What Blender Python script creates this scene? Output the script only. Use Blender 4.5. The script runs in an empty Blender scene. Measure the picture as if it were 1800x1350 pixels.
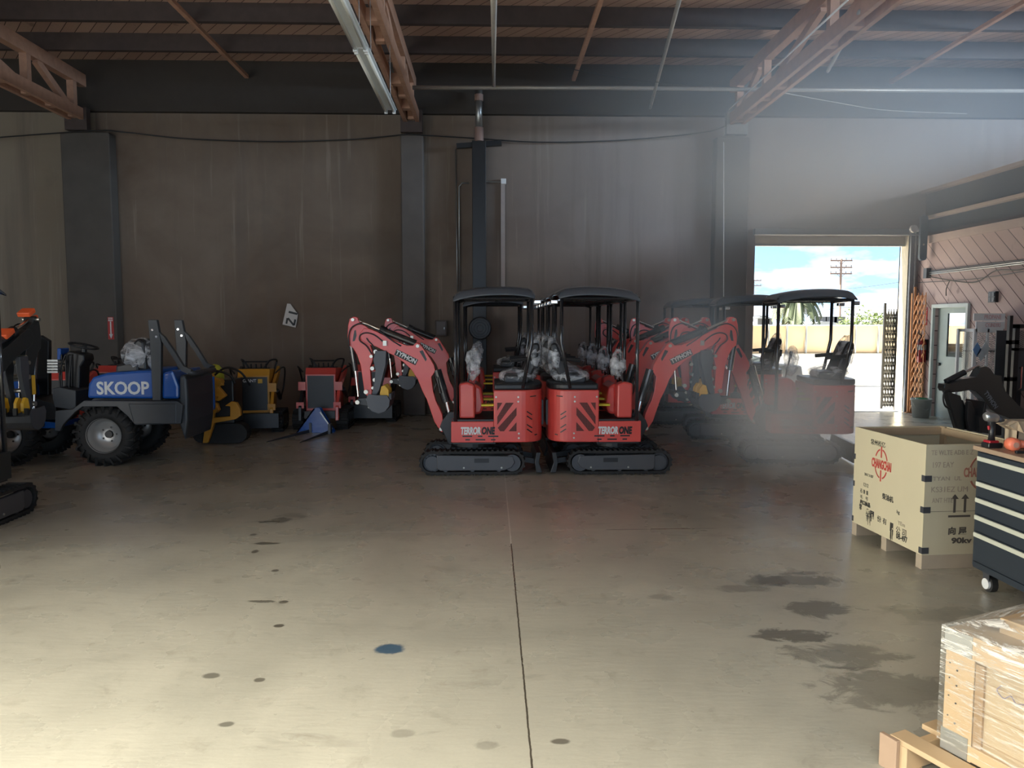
import bpy, bmesh, math, random
from mathutils import Matrix, Vector, Euler, noise
R = math.radians
random.seed(7)
sc = bpy.context.scene
COL = sc.collection

# ------------------------------------------------------------------ camera
F = 1352.0
CAM = Vector((0, 0, 1.8))
PITCH, YAW = math.atan(110 / F), math.atan(38 / F)
cd = bpy.data.cameras.new('camera'); cam = bpy.data.objects.new('camera', cd); COL.objects.link(cam)
cd.sensor_width = 36; cd.lens = 36 * F / 1800; cd.clip_end = 2000
cam.location = CAM; cam.rotation_euler = (R(90) - PITCH, 0, -YAW)
sc.camera = cam
RM = Euler((R(90) - PITCH, 0, -YAW)).to_matrix()
def ray(px, py): return RM @ Vector(((px - 900) / F, (675 - py) / F, -1))
def at(px, py, Y):
    d = ray(px, py); return CAM + d * (Y / d.y)
def gnd(px, py, z=0.0):
    d = ray(px, py); return CAM + d * ((z - CAM.z) / d.z)
def atX(px, py, X):
    d = ray(px, py); return CAM + d * (X / d.x)

# ------------------------------------------------------------------ view / light
sc.view_settings.view_transform = 'Standard'; sc.view_settings.look = 'None'
sc.view_settings.gamma = 1; sc.view_settings.exposure = 0.0; sc.view_settings.use_curve_mapping = False
sc.cycles.use_denoising = True
sc.cycles.max_bounces = 8; sc.cycles.diffuse_bounces = 5; sc.cycles.glossy_bounces = 4
sc.cycles.transmission_bounces = 6; sc.cycles.transparent_max_bounces = 12; sc.cycles.volume_bounces = 1
sc.cycles.sample_clamp_indirect = 6

w = bpy.data.worlds.new('sky'); sc.world = w; w.use_nodes = True
nt = w.node_tree; nt.nodes.clear()
N = nt.nodes.new; L = nt.links.new
out = N('ShaderNodeOutputWorld'); bg = N('ShaderNodeBackground'); tc = N('ShaderNodeTexCoord')
mp = N('ShaderNodeMapping'); mp.inputs['Scale'].default_value = (5, 5, 16); mp.inputs['Location'].default_value = (1.3, .4, .9)
nz = N('ShaderNodeTexNoise'); nz.inputs['Scale'].default_value = 1.6; nz.inputs['Detail'].default_value = 7; nz.inputs['Roughness'].default_value = .55
cr = N('ShaderNodeValToRGB'); cr.color_ramp.elements[0].position = .44; cr.color_ramp.elements[1].position = .60
cr.color_ramp.elements[0].color = (.33, .60, .92, 1); cr.color_ramp.elements[1].color = (.93, .94, .97, 1)
L(tc.outputs['Generated'], mp.inputs['Vector']); L(mp.outputs['Vector'], nz.inputs['Vector'])
L(nz.outputs['Fac'], cr.inputs['Fac']); L(cr.outputs['Color'], bg.inputs['Color']); bg.inputs['Strength'].default_value = 2.2
L(bg.outputs['Background'], out.inputs['Surface'])

def light(name, kind, loc, rot, energy, color=(1, 1, 1), **k):
    d = bpy.data.lights.new(name, kind); d.energy = energy; d.color = color
    for a, b in k.items(): setattr(d, a, b)
    o = bpy.data.objects.new(name, d); COL.objects.link(o); o.location = loc; o.rotation_euler = rot
    return o
SUN_DIR = Vector((.70, -.07, -.70))
light('sun', 'SUN', (0, 30, 20), SUN_DIR.to_track_quat('-Z', 'Y').to_euler(), 55.0, (1.0, .93, .80), angle=R(.5))
# daylight entering through the wide loading door behind and left of the camera: steep skylight and level light
def aim(name, loc, tgt, energy, color, sx, sy, spread=R(180)):
    d = Vector(tgt) - Vector(loc)
    return light(name, 'AREA', loc, d.to_track_quat('-Z', 'Y').to_euler(), energy, color, shape='RECTANGLE', size=sx, size_y=sy, spread=spread)
aim('loading_door_sky', (-2.0, -1.2, 3.2), (-1.0, .2, 0), 640.0, (1.0, .94, .80), 8.0, 2.2, R(84))
aim('loading_door_daylight', (-7.6, -1.2, 1.5), (2.0, 10.0, 1.9), 190.0, (1.0, .93, .80), 5.0, 2.4)
# added narrow light on the crate's left face, from an unseen left opening
aim('added_side_light', (-16.9, 3.2, 1.7), (3.1, 4.6, .6), 85.0, (1.0, .96, .82), 3.6, 2.6, R(32))
# added bluish light that brightens the doorway glow, in a made-up clerestory
aim('added_glow_light', (14.7, 7.6, 5.85), (5.0, 9.6, 4.2), 1500.0, (.62, .80, 1.0), 7.0, .9)
# sky portal in the far doorway
pl = light('doorway_portal', 'AREA', (6.6, 15.35, 1.65), (R(-90), 0, 0), 1.0, shape='RECTANGLE', size=3.1, size_y=3.3)
pl.data.cycles.is_portal = True

# ------------------------------------------------------------------ materials
MATS = {}
def mat(name, col, rough=.5, metal=0.0, var=.12, scale=6.0, spec=.5, emit=None, coat=0, bump=0.0):
    if name in MATS: return MATS[name]
    m = bpy.data.materials.new(name); m.use_nodes = True; t = m.node_tree; b = t.nodes['Principled BSDF']
    b.inputs['Roughness'].default_value = rough; b.inputs['Metallic'].default_value = metal
    b.inputs['Specular IOR Level'].default_value = spec; b.inputs['Coat Weight'].default_value = coat
    tc = t.nodes.new('ShaderNodeTexCoord'); n = t.nodes.new('ShaderNodeTexNoise'); n.inputs['Scale'].default_value = scale
    n.inputs['Detail'].default_value = 5
    mx = t.nodes.new('ShaderNodeMix'); mx.data_type = 'RGBA'
    mx.inputs['A'].default_value = tuple(c * (1 - var) for c in col) + (1,)
    mx.inputs['B'].default_value = tuple(min(1, c * (1 + var)) for c in col) + (1,)
    t.links.new(tc.outputs['Object'], n.inputs['Vector']); t.links.new(n.outputs['Fac'], mx.inputs['Factor'])
    t.links.new(mx.outputs['Result'], b.inputs['Base Color'])
    if bump:
        bp = t.nodes.new('ShaderNodeBump'); bp.inputs['Strength'].default_value = bump
        t.links.new(n.outputs['Fac'], bp.inputs['Height']); t.links.new(bp.outputs['Normal'], b.inputs['Normal'])
    MATS[name] = m; return m

def nodes_of(name, rough=.5, spec=.5):
    m = bpy.data.materials.new(name); m.use_nodes = True; t = m.node_tree; b = t.nodes['Principled BSDF']
    b.inputs['Roughness'].default_value = rough; b.inputs['Specular IOR Level'].default_value = spec
    MATS[name] = m
    return m, t, b
def mth(t, op, a, b=None, c=None, clamp=False):
    n = t.nodes.new('ShaderNodeMath'); n.operation = op; n.use_clamp = clamp
    for i, v in enumerate((a, b, c)):
        if v is None: continue
        if isinstance(v, (int, float)): n.inputs[i].default_value = v
        else: t.links.new(v, n.inputs[i])
    return n.outputs[0]
def mixc(t, fac, a, b):
    n = t.nodes.new('ShaderNodeMix'); n.data_type = 'RGBA'
    for k, v in (('Factor', fac), ('A', a), ('B', b)):
        if isinstance(v, (int, float)): n.inputs[k].default_value = v
        elif isinstance(v, tuple): n.inputs[k].default_value = v + (1,)
        else: t.links.new(v, n.inputs[k])
    return n.outputs['Result']
def noise_(t, vec, scale, detail=5, rough=.5, dist=0):
    n = t.nodes.new('ShaderNodeTexNoise'); n.inputs['Scale'].default_value = scale; n.inputs['Detail'].default_value = detail
    n.inputs['Roughness'].default_value = rough; n.inputs['Distortion'].default_value = dist
    t.links.new(vec, n.inputs['Vector']); return n.outputs['Fac']
def ramp(t, v, lo, hi):
    n = t.nodes.new('ShaderNodeMapRange'); n.clamp = True; t.links.new(v, n.inputs[0])
    n.inputs[1].default_value = lo; n.inputs[2].default_value = hi; return n.outputs[0]
def mapping(t, vec, sc_=(1, 1, 1), rot=(0, 0, 0), loc=(0, 0, 0)):
    n = t.nodes.new('ShaderNodeMapping'); n.inputs['Scale'].default_value = sc_; n.inputs['Rotation'].default_value = rot
    n.inputs['Location'].default_value = loc; t.links.new(vec, n.inputs['Vector']); return n.outputs[0]

def floor_material():
    m, t, b = nodes_of('worn concrete floor', .42, .5)
    g = t.nodes.new('ShaderNodeNewGeometry').outputs['Position']
    sx = t.nodes.new('ShaderNodeSeparateXYZ'); t.links.new(g, sx.inputs[0]); X, Y = sx.outputs[0], sx.outputs[1]
    base = mixc(t, ramp(t, noise_(t, g, .55, 8, .62, .6), .3, .72), (.33, .32, .265), (.52, .50, .41))
    fine = noise_(t, g, 5.5, 8, .7, .4)
    base = mixc(t, mth(t, 'MULTIPLY', ramp(t, fine, .56, .74), .55), base, (.19, .17, .13))
    st = noise_(t, mapping(t, g, (1.1, 3.2, 1)), 1.3, 9, .66, .9)
    base = mixc(t, mth(t, 'MULTIPLY', ramp(t, st, .6, .74), .5), base, (.15, .135, .11))
    sc1 = noise_(t, mapping(t, g, (.8, 5, 1), (0, 0, .3)), 2.2, 8, .75, .3)
    base = mixc(t, mth(t, 'MULTIPLY', ramp(t, sc1, .68, .8), .35), base, (.62, .60, .53))
    grit = noise_(t, g, 60, 3, .6)
    base = mixc(t, mth(t, 'MULTIPLY', grit, .25), base, (.22, .20, .16))
    warp = mth(t, 'MULTIPLY_ADD', noise_(t, g, 3, 5, .7), .03, -.015)
    jag = mth(t, 'MULTIPLY_ADD', noise_(t, g, 22, 4, .7), .012, -.006)
    # saw-cut joints with a pale filler further back
    dx = mth(t, 'ABSOLUTE', mth(t, 'ADD', mth(t, 'SUBTRACT', X, .165), jag))
    jx = mth(t, 'LESS_THAN', dx, .0045)
    pale = mth(t, 'GREATER_THAN', mth(t, 'ADD', Y, mth(t, 'MULTIPLY', noise_(t, g, 1.7), 2.0)), 7.1)
    jc = mixc(t, pale, (.07, .06, .045), (.62, .60, .52))
    base = mixc(t, jx, base, jc)
    dy = mth(t, 'ABSOLUTE', mth(t, 'ADD', mth(t, 'SUBTRACT', Y, 6.5), mth(t, 'ADD', jag, mth(t, 'MULTIPLY', X, -.02))))
    jy = mth(t, 'MULTIPLY', mth(t, 'LESS_THAN', dy, .007), ramp(t, noise_(t, g, 1.3), .42, .5))
    right = mth(t, 'GREATER_THAN', X, 1.0)
    base = mixc(t, jy, base, mixc(t, right, (.5, .48, .41), (.08, .07, .055)))
    # spots and oil marks: (px, py, half width m, half depth m, colour, strength)
    OIL = (.10, .095, .075); DRK = (.075, .066, .05)
    spots = [(685, 1141, .085, .075, (.035, .085, .14), .95), (490, 1100, .035, .03, DRK, .9), (484, 1003, .03, .03, DRK, .8), (466, 1057, .11, .03, OIL, .85),
             (499, 1058, .03, .03, DRK, .8), (495, 914, .09, .1, OIL, .7), (470, 917, .2, .035, OIL, .75), (465, 955, .13, .03, OIL, .9), (448, 970, .03, .05, DRK, .8),
             (445, 940, .03, .04, DRK, .7), (515, 906, .12, .09, OIL, .5), (370, 1188, .05, .035, OIL, .8), (456, 1195, .03, .025, DRK, .8), (398, 1273, .04, .025, OIL, .8),
             (985, 1303, .045, .025, DRK, .8), (708, 1289, .06, .035, OIL, .35), (855, 1310, .06, .035, OIL, .35), (1390, 1020, .38, .12, OIL, .7), (1440, 1070, .2, .13, DRK, .7),
             (1360, 1020, .1, .12, DRK, .6), (1400, 1118, .22, .1, DRK, .8), (1480, 1150, .3, .17, OIL, .6), (1310, 1035, .2, .08, OIL, .5), (1570, 1210, .35, .2, OIL, .55),
             (1410, 1008, .2, .05, DRK, .6), (1160, 1050, .1, .06, OIL, .4), (1640, 1080, .3, .14, OIL, .4)]
    dist = noise_(t, g, 9, 5, .65); dist2 = noise_(t, mapping(t, g, (1, 1.6, 1), (0, 0, .5)), 4.5, 8, .7, .6)
    for (px, py, a, bb, c, s) in spots:
        p = gnd(px, py)
        ex = mth(t, 'DIVIDE', mth(t, 'SUBTRACT', X, p.x), a); ey = mth(t, 'DIVIDE', mth(t, 'SUBTRACT', Y, p.y), bb)
        d = mth(t, 'SQRT', mth(t, 'ADD', mth(t, 'MULTIPLY', ex, ex), mth(t, 'MULTIPLY', ey, ey)))
        d = mth(t, 'ADD', d, mth(t, 'MULTIPLY_ADD', dist2 if a > .09 else dist, 3.4 if a > .09 else 1.0, -1.7 if a > .09 else -.5))
        k = mth(t, 'MULTIPLY', mth(t, 'SUBTRACT', 1.0, ramp(t, d, .75, 1.05)), s)
        base = mixc(t, k, base, c)
    t.links.new(base, b.inputs['Base Color'])
    t.links.new(mth(t, 'MULTIPLY_ADD', noise_(t, g, 2.2, 6), .26, .16), b.inputs['Roughness'])
    bp = t.nodes.new('ShaderNodeBump'); bp.inputs['Strength'].default_value = .18; bp.inputs['Distance'].default_value = .01
    t.links.new(noise_(t, mapping(t, g, (1, 4, 1)), 6, 6, .6), bp.inputs['Height']); t.links.new(bp.outputs['Normal'], b.inputs['Normal'])
    return m

def wall_material():
    m, t, b = nodes_of('stained tilt-up concrete wall', .85, .3)
    g = t.nodes.new('ShaderNodeNewGeometry').outputs['Position']
    n1 = noise_(t, g, .35, 6, .6, .5)
    c = mixc(t, ramp(t, n1, .35, .65), (.145, .105, .078), (.225, .18, .14))
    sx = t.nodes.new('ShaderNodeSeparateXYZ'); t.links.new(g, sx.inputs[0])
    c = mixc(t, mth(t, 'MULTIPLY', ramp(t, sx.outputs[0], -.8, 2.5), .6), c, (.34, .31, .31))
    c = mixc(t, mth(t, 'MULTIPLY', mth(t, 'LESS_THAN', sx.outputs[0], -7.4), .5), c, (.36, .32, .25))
    st = noise_(t, mapping(t, g, (2.2, 2.2, .12)), 1.4, 6, .6)
    c = mixc(t, mth(t, 'MULTIPLY', ramp(t, st, .5, .72), .5), c, (.15, .125, .105))
    st2 = noise_(t, mapping(t, g, (5, 5, .2), loc=(3, 3, 0)), 1.7, 5, .6)
    c = mixc(t, mth(t, 'MULTIPLY', ramp(t, st2, .6, .75), .3), c, (.46, .42, .35))
    bl = noise_(t, g, .8, 4, .5, .4)
    c = mixc(t, mth(t, 'MULTIPLY', ramp(t, bl, .58, .72), .4), c, (.14, .12, .10))
    t.links.new(c, b.inputs['Base Color'])
    bp = t.nodes.new('ShaderNodeBump'); bp.inputs['Strength'].default_value = .15
    t.links.new(noise_(t, g, 14, 6, .6), bp.inputs['Height']); t.links.new(bp.outputs['Normal'], b.inputs['Normal'])
    return m

def plank_material(name, ca, cb, width, angle, axes, line=(.05, .03, .03), rough=.7, lw=.03):
    """boards drawn across a plane; axes picks the two position axes"""
    m, t, b = nodes_of(name, rough, .3)
    g = t.nodes.new('ShaderNodeNewGeometry').outputs['Position']
    s = t.nodes.new('ShaderNodeSeparateXYZ'); t.links.new(g, s.inputs[0])
    u, v = s.outputs[axes[0]], s.outputs[axes[1]]
    w_ = mth(t, 'ADD', mth(t, 'MULTIPLY', u, math.cos(angle) / width), mth(t, 'MULTIPLY', v, math.sin(angle) / width))
    l_ = mth(t, 'SUBTRACT', mth(t, 'MULTIPLY', v, math.cos(angle)), mth(t, 'MULTIPLY', u, math.sin(angle)))
    fr = mth(t, 'FRACT', w_); idx = mth(t, 'FLOOR', w_)
    wn = t.nodes.new('ShaderNodeTexWhiteNoise'); wn.noise_dimensions = '1D'; t.links.new(idx, wn.inputs['W'])
    cmb = t.nodes.new('ShaderNodeCombineXYZ'); t.links.new(mth(t, 'MULTIPLY', w_, 4), cmb.inputs[0]); t.links.new(mth(t, 'MULTIPLY', l_, .9), cmb.inputs[1]); t.links.new(wn.outputs['Value'], cmb.inputs[2])
    gr = noise_(t, cmb.outputs[0], 2.5, 6, .65, .5)
    c = mixc(t, mth(t, 'MULTIPLY', mth(t, 'ADD', wn.outputs['Value'], gr), .5), ca, cb)
    kn = noise_(t, g, 4.2, 3, .5)
    c = mixc(t, mth(t, 'MULTIPLY', ramp(t, kn, .66, .74), .5), c, tuple(x * .4 for x in ca))
    c = mixc(t, mth(t, 'MAXIMUM', mth(t, 'LESS_THAN', fr, lw), mth(t, 'GREATER_THAN', fr, 1 - lw)), c, line)
    t.links.new(c, b.inputs['Base Color'])
    return m

M_FLOOR = floor_material(); M_WALL = wall_material()
M_DECK = plank_material('roof deck boards', (.42, .27, .21), (.66, .48, .39), .19, R(38), (0, 1))
M_PINK = plank_material('diagonal rose painted boards', (.42, .31, .29), (.62, .49, .46), .21, R(-50), (1, 2), line=(.07, .04, .04))
M_TIMBER = mat('truss timber', (.52, .31, .215), .7, var=.25, scale=9)
M_TIMBER_SHADED = mat('shade-tinted roof timber', (.07, .052, .048), .75, var=.3, scale=7)  # shade on the purlin faces is mixed into this timber colour
M_RED = mat('red machine paint', (.72, .085, .07), .3, var=.05, coat=.3)
M_BLACK = mat('black powder coat', (.016, .017, .019), .38, var=.2)
M_BLACKG = mat('glossy black tube', (.02, .021, .024), .16, var=.1, coat=.5)
M_RUBBER = mat('black rubber', (.018, .018, .018), .72, var=.3, scale=14)
M_GREY = mat('dark grey steel', (.075, .08, .09), .45, .3, var=.12)
M_GREYL = mat('grey track frame', (.085, .088, .095), .4, .2)
M_CHROME = mat('chrome rod', (.75, .75, .75), .12, 1.0, var=.03)
M_BOLT = mat('zinc bolt', (.5, .48, .42), .35, .9)
M_YEL = mat('yellow paint', (.72, .42, .03), .45)
M_YELB = mat('bright yellow pedal', (.75, .62, .03), .5)
M_OCH = mat('ochre yellow loader paint', (.62, .30, .03), .4)
M_BLUE = mat('blue machine paint', (.012, .10, .42), .22, coat=.5, var=.05)
M_CANOPY = mat('slate canopy plastic', (.07, .085, .105), .22, coat=.5, var=.06)
M_VINYL = mat('black vinyl seat', (.022, .023, .026), .4, var=.15, scale=20)
M_WHITE = mat('white lettering', (.75, .76, .76), .5, var=.03)
M_BLKT = mat('black lettering', (.012, .012, .012), .5, var=.03)
M_SLATE = mat('slate loader plastic', (.045, .052, .06), .4)
M_CONC2 = mat('dark concrete pilaster', (.095, .085, .075), .85, var=.25, scale=2.5)
M_ORANGE = mat('orange plastic guard', (.8, .12, .03), .45)
M_HOSE = mat('black hydraulic hose', (.014, .014, .015), .4)
M_PLY = mat('pale plywood', (.60, .54, .37), .65, var=.08, scale=3)
M_PINE = mat('pine crate wood', (.50, .36, .21), .6, var=.14, scale=5)
M_STEEL = mat('galvanised steel', (.42, .44, .44), .35, .8)
M_WPAINT = mat('white painted steel', (.74, .77, .78), .45, var=.05)

def wrap_material(name, dens=.45, tint=(.85, .88, .92)):
    m = bpy.data.materials.new(name); m.use_nodes = True; t = m.node_tree; t.nodes.clear()
    o = t.nodes.new('ShaderNodeOutputMaterial'); mx = t.nodes.new('ShaderNodeMixShader'); tr = t.nodes.new('ShaderNodeBsdfTransparent')
    p = t.nodes.new('ShaderNodeBsdfPrincipled'); p.inputs['Base Color'].default_value = tint + (1,); p.inputs['Roughness'].default_value = .18
    tcc = t.nodes.new('ShaderNodeTexCoord')
    n = noise_(t, mapping(t, tcc.outputs['Object'], (2, 2, 3), (0, .5, .3)), 3.2, 5, .6, .5)
    f = mth(t, 'MULTIPLY', ramp(t, n, .38, .66), dens)
    t.links.new(mth(t, 'ADD', f, .04), mx.inputs[0]); t.links.new(tr.outputs[0], mx.inputs[1]); t.links.new(p.outputs[0], mx.inputs[2])
    bp = t.nodes.new('ShaderNodeBump'); bp.inputs['Strength'].default_value = .9; bp.inputs['Distance'].default_value = .02
    t.links.new(n, bp.inputs['Height']); t.links.new(bp.outputs['Normal'], p.inputs['Normal'])
    t.links.new(mx.outputs[0], o.inputs['Surface']); MATS[name] = m; return m
M_WRAP = wrap_material('crumpled clear plastic', .8)

# ------------------------------------------------------------------ mesh helpers
class MB:
    def __init__(s, S=1): s.v = []; s.f = []; s.S = S
    def add(s, vs, fs):
        n = len(s.v); s.v += [(s.S * v[0], v[1], v[2]) for v in vs]; s.f += [[i + n for i in f] for f in fs]; return s
    def box(s, x0, x1, y0, y1, z0, z1):
        return s.add([(x, y, z) for x in (x0, x1) for y in (y0, y1) for z in (z0, z1)],
                     [(0, 1, 3, 2), (4, 6, 7, 5), (0, 4, 5, 1), (2, 3, 7, 6), (0, 2, 6, 4), (1, 5, 7, 3)])
    def prism(s, pts, y0, y1, axis='y'):
        n = len(pts); vs = []
        for y in (y0, y1):
            for a, b in pts: vs.append((a, y, b) if axis == 'y' else ((a, b, y) if axis == 'z' else (y, a, b)))
        return s.add(vs, [list(range(n)), list(range(n, 2 * n))[::-1]] + [(i, (i + 1) % n, n + (i + 1) % n, n + i) for i in range(n)])
    def bar(s, p, q, wd, ht, up=(0, 0, 1)):
        p, q = Vector(p), Vector(q); d = (q - p).normalized(); u = Vector(up)
        if abs(d.dot(u)) > .98: u = Vector((0, 1, 0))
        a = d.cross(u).normalized(); b = a.cross(d).normalized()
        vs = [e + a * (i * wd / 2) + b * (j * ht / 2) for e in (p, q) for i in (-1, 1) for j in (-1, 1)]
        return s.add([tuple(v) for v in vs], [(0, 1, 3, 2), (4, 6, 7, 5), (0, 4, 5, 1), (2, 3, 7, 6), (0, 2, 6, 4), (1, 5, 7, 3)])
    def tube(s, pts, r, n=8, closed=False):
        pts = [Vector(p) for p in pts]; rings = []; m = len(pts); a = None
        rr = r if isinstance(r, (list, tuple)) else [r] * m
        for i, p in enumerate(pts):
            if closed: d = pts[(i + 1) % m] - pts[i - 1]
            else: d = pts[min(i + 1, m - 1)] - pts[max(i - 1, 0)]
            d.normalize()
            if a is None: a = d.orthogonal().normalized()
            else: a = (a - d * a.dot(d)).normalized()
            b = d.cross(a)
            rings.append([p + (a * math.cos(2 * math.pi * k / n) + b * math.sin(2 * math.pi * k / n)) * rr[i] for k in range(n)])
        vs = [tuple(v) for rg in rings for v in rg]; fs = []
        for i in range(m if closed else m - 1):
            j = (i + 1) % m
            for k in range(n): fs.append((i * n + k, i * n + (k + 1) % n, j * n + (k + 1) % n, j * n + k))
        if not closed: fs += [list(range(n)), list(range((m - 1) * n, m * n))]
        return s.add(vs, fs)
    def cyl(s, p, q, r, n=16, r2=None):
        return s.tube([p, q], [r, r if r2 is None else r2], n)
    def ring(s, cx, cz, prof, n=28):
        """turn a profile of (radius, y) about the Y axis through cx, cz"""
        vs = []; k = len(prof)
        for i in range(n):
            a = 2 * math.pi * i / n
            for r, y in prof: vs.append((cx + r * math.cos(a), y, cz + r * math.sin(a)))
        fs = []
        for i in range(n):
            for j in range(k - 1):
                fs.append((i * k + j, ((i + 1) % n) * k + j, ((i + 1) % n) * k + j + 1, i * k + j + 1))
        return s.add(vs, fs)
    def lathe(s, cx, cy, prof, n=24):
        vs = []; k = len(prof)
        for i in range(n):
            a = 2 * math.pi * i / n
            for r, z in prof: vs.append((cx + r * math.cos(a), cy + r * math.sin(a), z))
        fs = [(i * k + j, ((i + 1) % n) * k + j, ((i + 1) % n) * k + j + 1, i * k + j + 1) for i in range(n) for j in range(k - 1)]
        return s.add(vs, fs)
    def rbox(s, x0, x1, y0, y1, z0, z1, r=.03, n=4):
        """box with corners rounded in the X-Z plane"""
        return s.prism(rrect(x0, x1, z0, z1, r, n), y0, y1)
    def build(s, name, m, parent=None, bevel=0, smooth=False, loc=None, rot=None, mats=None):
        me = bpy.data.meshes.new(name); me.from_pydata(s.v, [], s.f)
        bm = bmesh.new(); bm.from_mesh(me); bmesh.ops.remove_doubles(bm, verts=bm.verts, dist=1e-5)
        bmesh.ops.recalc_face_normals(bm, faces=bm.faces); bm.to_mesh(me); bm.free()
        if smooth:
            for p in me.polygons: p.use_smooth = True
        me.materials.append(m)
        o = bpy.data.objects.new(name, me); COL.objects.link(o)
        if parent: o.parent = parent
        if loc: o.location = loc
        if rot: o.rotation_euler = rot
        if bevel:
            b = o.modifiers.new('bevel', 'BEVEL'); b.width = bevel; b.segments = 2; b.limit_method = 'ANGLE'; b.angle_limit = R(35)
        return o
def rrect(x0, x1, z0, z1, r, n=4):
    pts = []
    for cx, cz, a0 in ((x1 - r, z1 - r, 0), (x0 + r, z1 - r, 90), (x0 + r, z0 + r, 180), (x1 - r, z0 + r, 270)):
        for i in range(n + 1):
            a = R(a0 + 90 * i / n); pts.append((cx + r * math.cos(a), cz + r * math.sin(a)))
    return pts
def tag(o, label=None, cat=None, group=None, kind=None):
    for k, v in (('label', label), ('category', cat), ('group', group), ('kind', kind)):
        if v: o[k] = v
    return o
def thing(name, label, cat, loc=(0, 0, 0), rz=0, group=None):
    o = bpy.data.objects.new(name, None); COL.objects.link(o); o.location = loc; o.rotation_euler = (0, 0, rz)
    return tag(o, label, cat, group)
def copy_tree(o, parent=None):
    c = o.copy(); COL.objects.link(c); c.parent = parent
    for ch in o.children: copy_tree(ch, c)
    return c
def struct(o): o['kind'] = 'structure'; return o
def curve_pts(ctrl, n=8):
    """catmull-rom through control points"""
    P = [Vector(c) for c in ctrl]; P = [P[0]] + P + [P[-1]]; o = []
    for i in range(1, len(P) - 2):
        for k in range(n):
            t = k / n; a, b, c, d = P[i - 1], P[i], P[i + 1], P[i + 2]
            o.append(.5 * ((2 * b) + (c - a) * t + (2 * a - 5 * b + 4 * c - d) * t * t + (3 * b - a - 3 * c + d) * t ** 3))
    o.append(P[-2]); return o
def text(name, s, size, M, m, parent=None, bold=.0, shear=0, extrude=.0015, width=None, spacing=1, height=None):
    cu = bpy.data.curves.new(name, 'FONT'); cu.body = s; cu.size = size; cu.extrude = extrude; cu.offset = bold; cu.shear = shear
    cu.align_x = 'CENTER'; cu.align_y = 'CENTER'; cu.space_character = spacing; cu.resolution_u = 3
    o = bpy.data.objects.new(name, cu); COL.objects.link(o)
    me = bpy.data.meshes.new_from_object(o.evaluated_get(bpy.context.evaluated_depsgraph_get()))
    bpy.data.objects.remove(o); bpy.data.curves.remove(cu)
    if width or height:
        xs = [v.co.x for v in me.vertices]; ys = [v.co.y for v in me.vertices]
        kx = width / (max(xs) - min(xs)) if width else 1; ky = height / (max(ys) - min(ys)) if height else 1
        me.transform(Matrix.Diagonal((kx, ky, 1, 1)))
    me.transform(M); me.materials.clear(); me.materials.append(m)
    o = bpy.data.objects.new(name, me); COL.objects.link(o)
    if parent: o.parent = parent
    return o
def frontM(x, y, z, a=0):      # text readable from -Y
    return Matrix.Translation((x, y, z)) @ Matrix.Rotation(R(90), 4, 'X') @ Matrix.Rotation(a, 4, 'Z')
def leftM(x, y, z, a=0):       # text readable from -X (its left end is farther in Y)
    return Matrix.Translation((x, y, z)) @ Matrix.Rotation(R(-90), 4, 'Z') @ Matrix.Rotation(R(90), 4, 'X') @ Matrix.Rotation(a, 4, 'Z')

# ------------------------------------------------------------------ room shell
WY = 15.0
XL, XR, TOP = -17.0, 15.0, 7.3
dL, dR, dT = at(1323, 600, WY).x, at(1592, 600, WY).x, at(1450, 414, WY).z
struct(MB().box(XL, XR, -6, WY, -.1, 0).build('floor', M_FLOOR))
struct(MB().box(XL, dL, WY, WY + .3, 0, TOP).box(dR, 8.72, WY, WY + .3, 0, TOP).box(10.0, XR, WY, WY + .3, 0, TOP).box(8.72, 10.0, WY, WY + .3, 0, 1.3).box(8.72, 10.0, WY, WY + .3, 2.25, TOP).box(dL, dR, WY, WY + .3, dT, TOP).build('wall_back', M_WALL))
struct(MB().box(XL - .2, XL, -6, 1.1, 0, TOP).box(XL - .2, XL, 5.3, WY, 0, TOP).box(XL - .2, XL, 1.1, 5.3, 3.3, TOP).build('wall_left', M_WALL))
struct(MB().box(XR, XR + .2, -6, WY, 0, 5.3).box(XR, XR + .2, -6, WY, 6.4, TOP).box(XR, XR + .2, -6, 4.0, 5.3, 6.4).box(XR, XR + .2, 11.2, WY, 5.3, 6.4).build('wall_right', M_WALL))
struct(MB().box(XR, XR + .1, 4.0, 11.2, 5.3, 5.4).box(XR, XR + .1, 4.0, 11.2, 6.3, 6.4).box(XR, XR + .1, 7.55, 7.65, 5.3, 6.4).build('added_clerestory', M_WPAINT))  # frame of the clerestory, added only to carry the bluish light
struct(MB().box(XL, -10.5, -1.8, -1.6, 0, TOP).box(3.5, XR, -1.8, -1.6, 0, TOP).box(-10.5, 3.5, -1.8, -1.6, 4.5, TOP).build('wall_front', M_WALL))
DZ = 6.63
def roofz(Y): return DZ
struct(MB().add([(x, y, roofz(y) + k) for x in (XL, XR) for y in (-6, WY) for k in (0, .08)],
                [(0, 1, 3, 2), (4, 6, 7, 5), (0, 4, 5, 1), (2, 3, 7, 6), (0, 2, 6, 4), (1, 5, 7, 3)]).build('ceiling', M_DECK))
# pilasters on the back wall
TX = [-13.65, -7.55, -1.45, 4.62, 10.7]
for x, a, b in ((TX[0], .35, .35), (TX[1], .37, .52), (TX[2], .22, .2), (TX[3], .34, .30)):
    struct(MB().box(x - a, x + b, WY - .28, WY, 0, 5.28).build('trim_%d' % (TX.index(x) + 1), M_CONC2 if x < -5 else mat('concrete pilaster', (.12, .105, .095), .85, var=.25, scale=2.5), bevel=.02))
# ledger along the top of the wall, one very dark board up to the deck
struct(MB().box(XL, XR, WY - .12, WY, 5.70, DZ).build('trim_5', mat('near-black timber', (.05, .042, .036), .8)))
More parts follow.
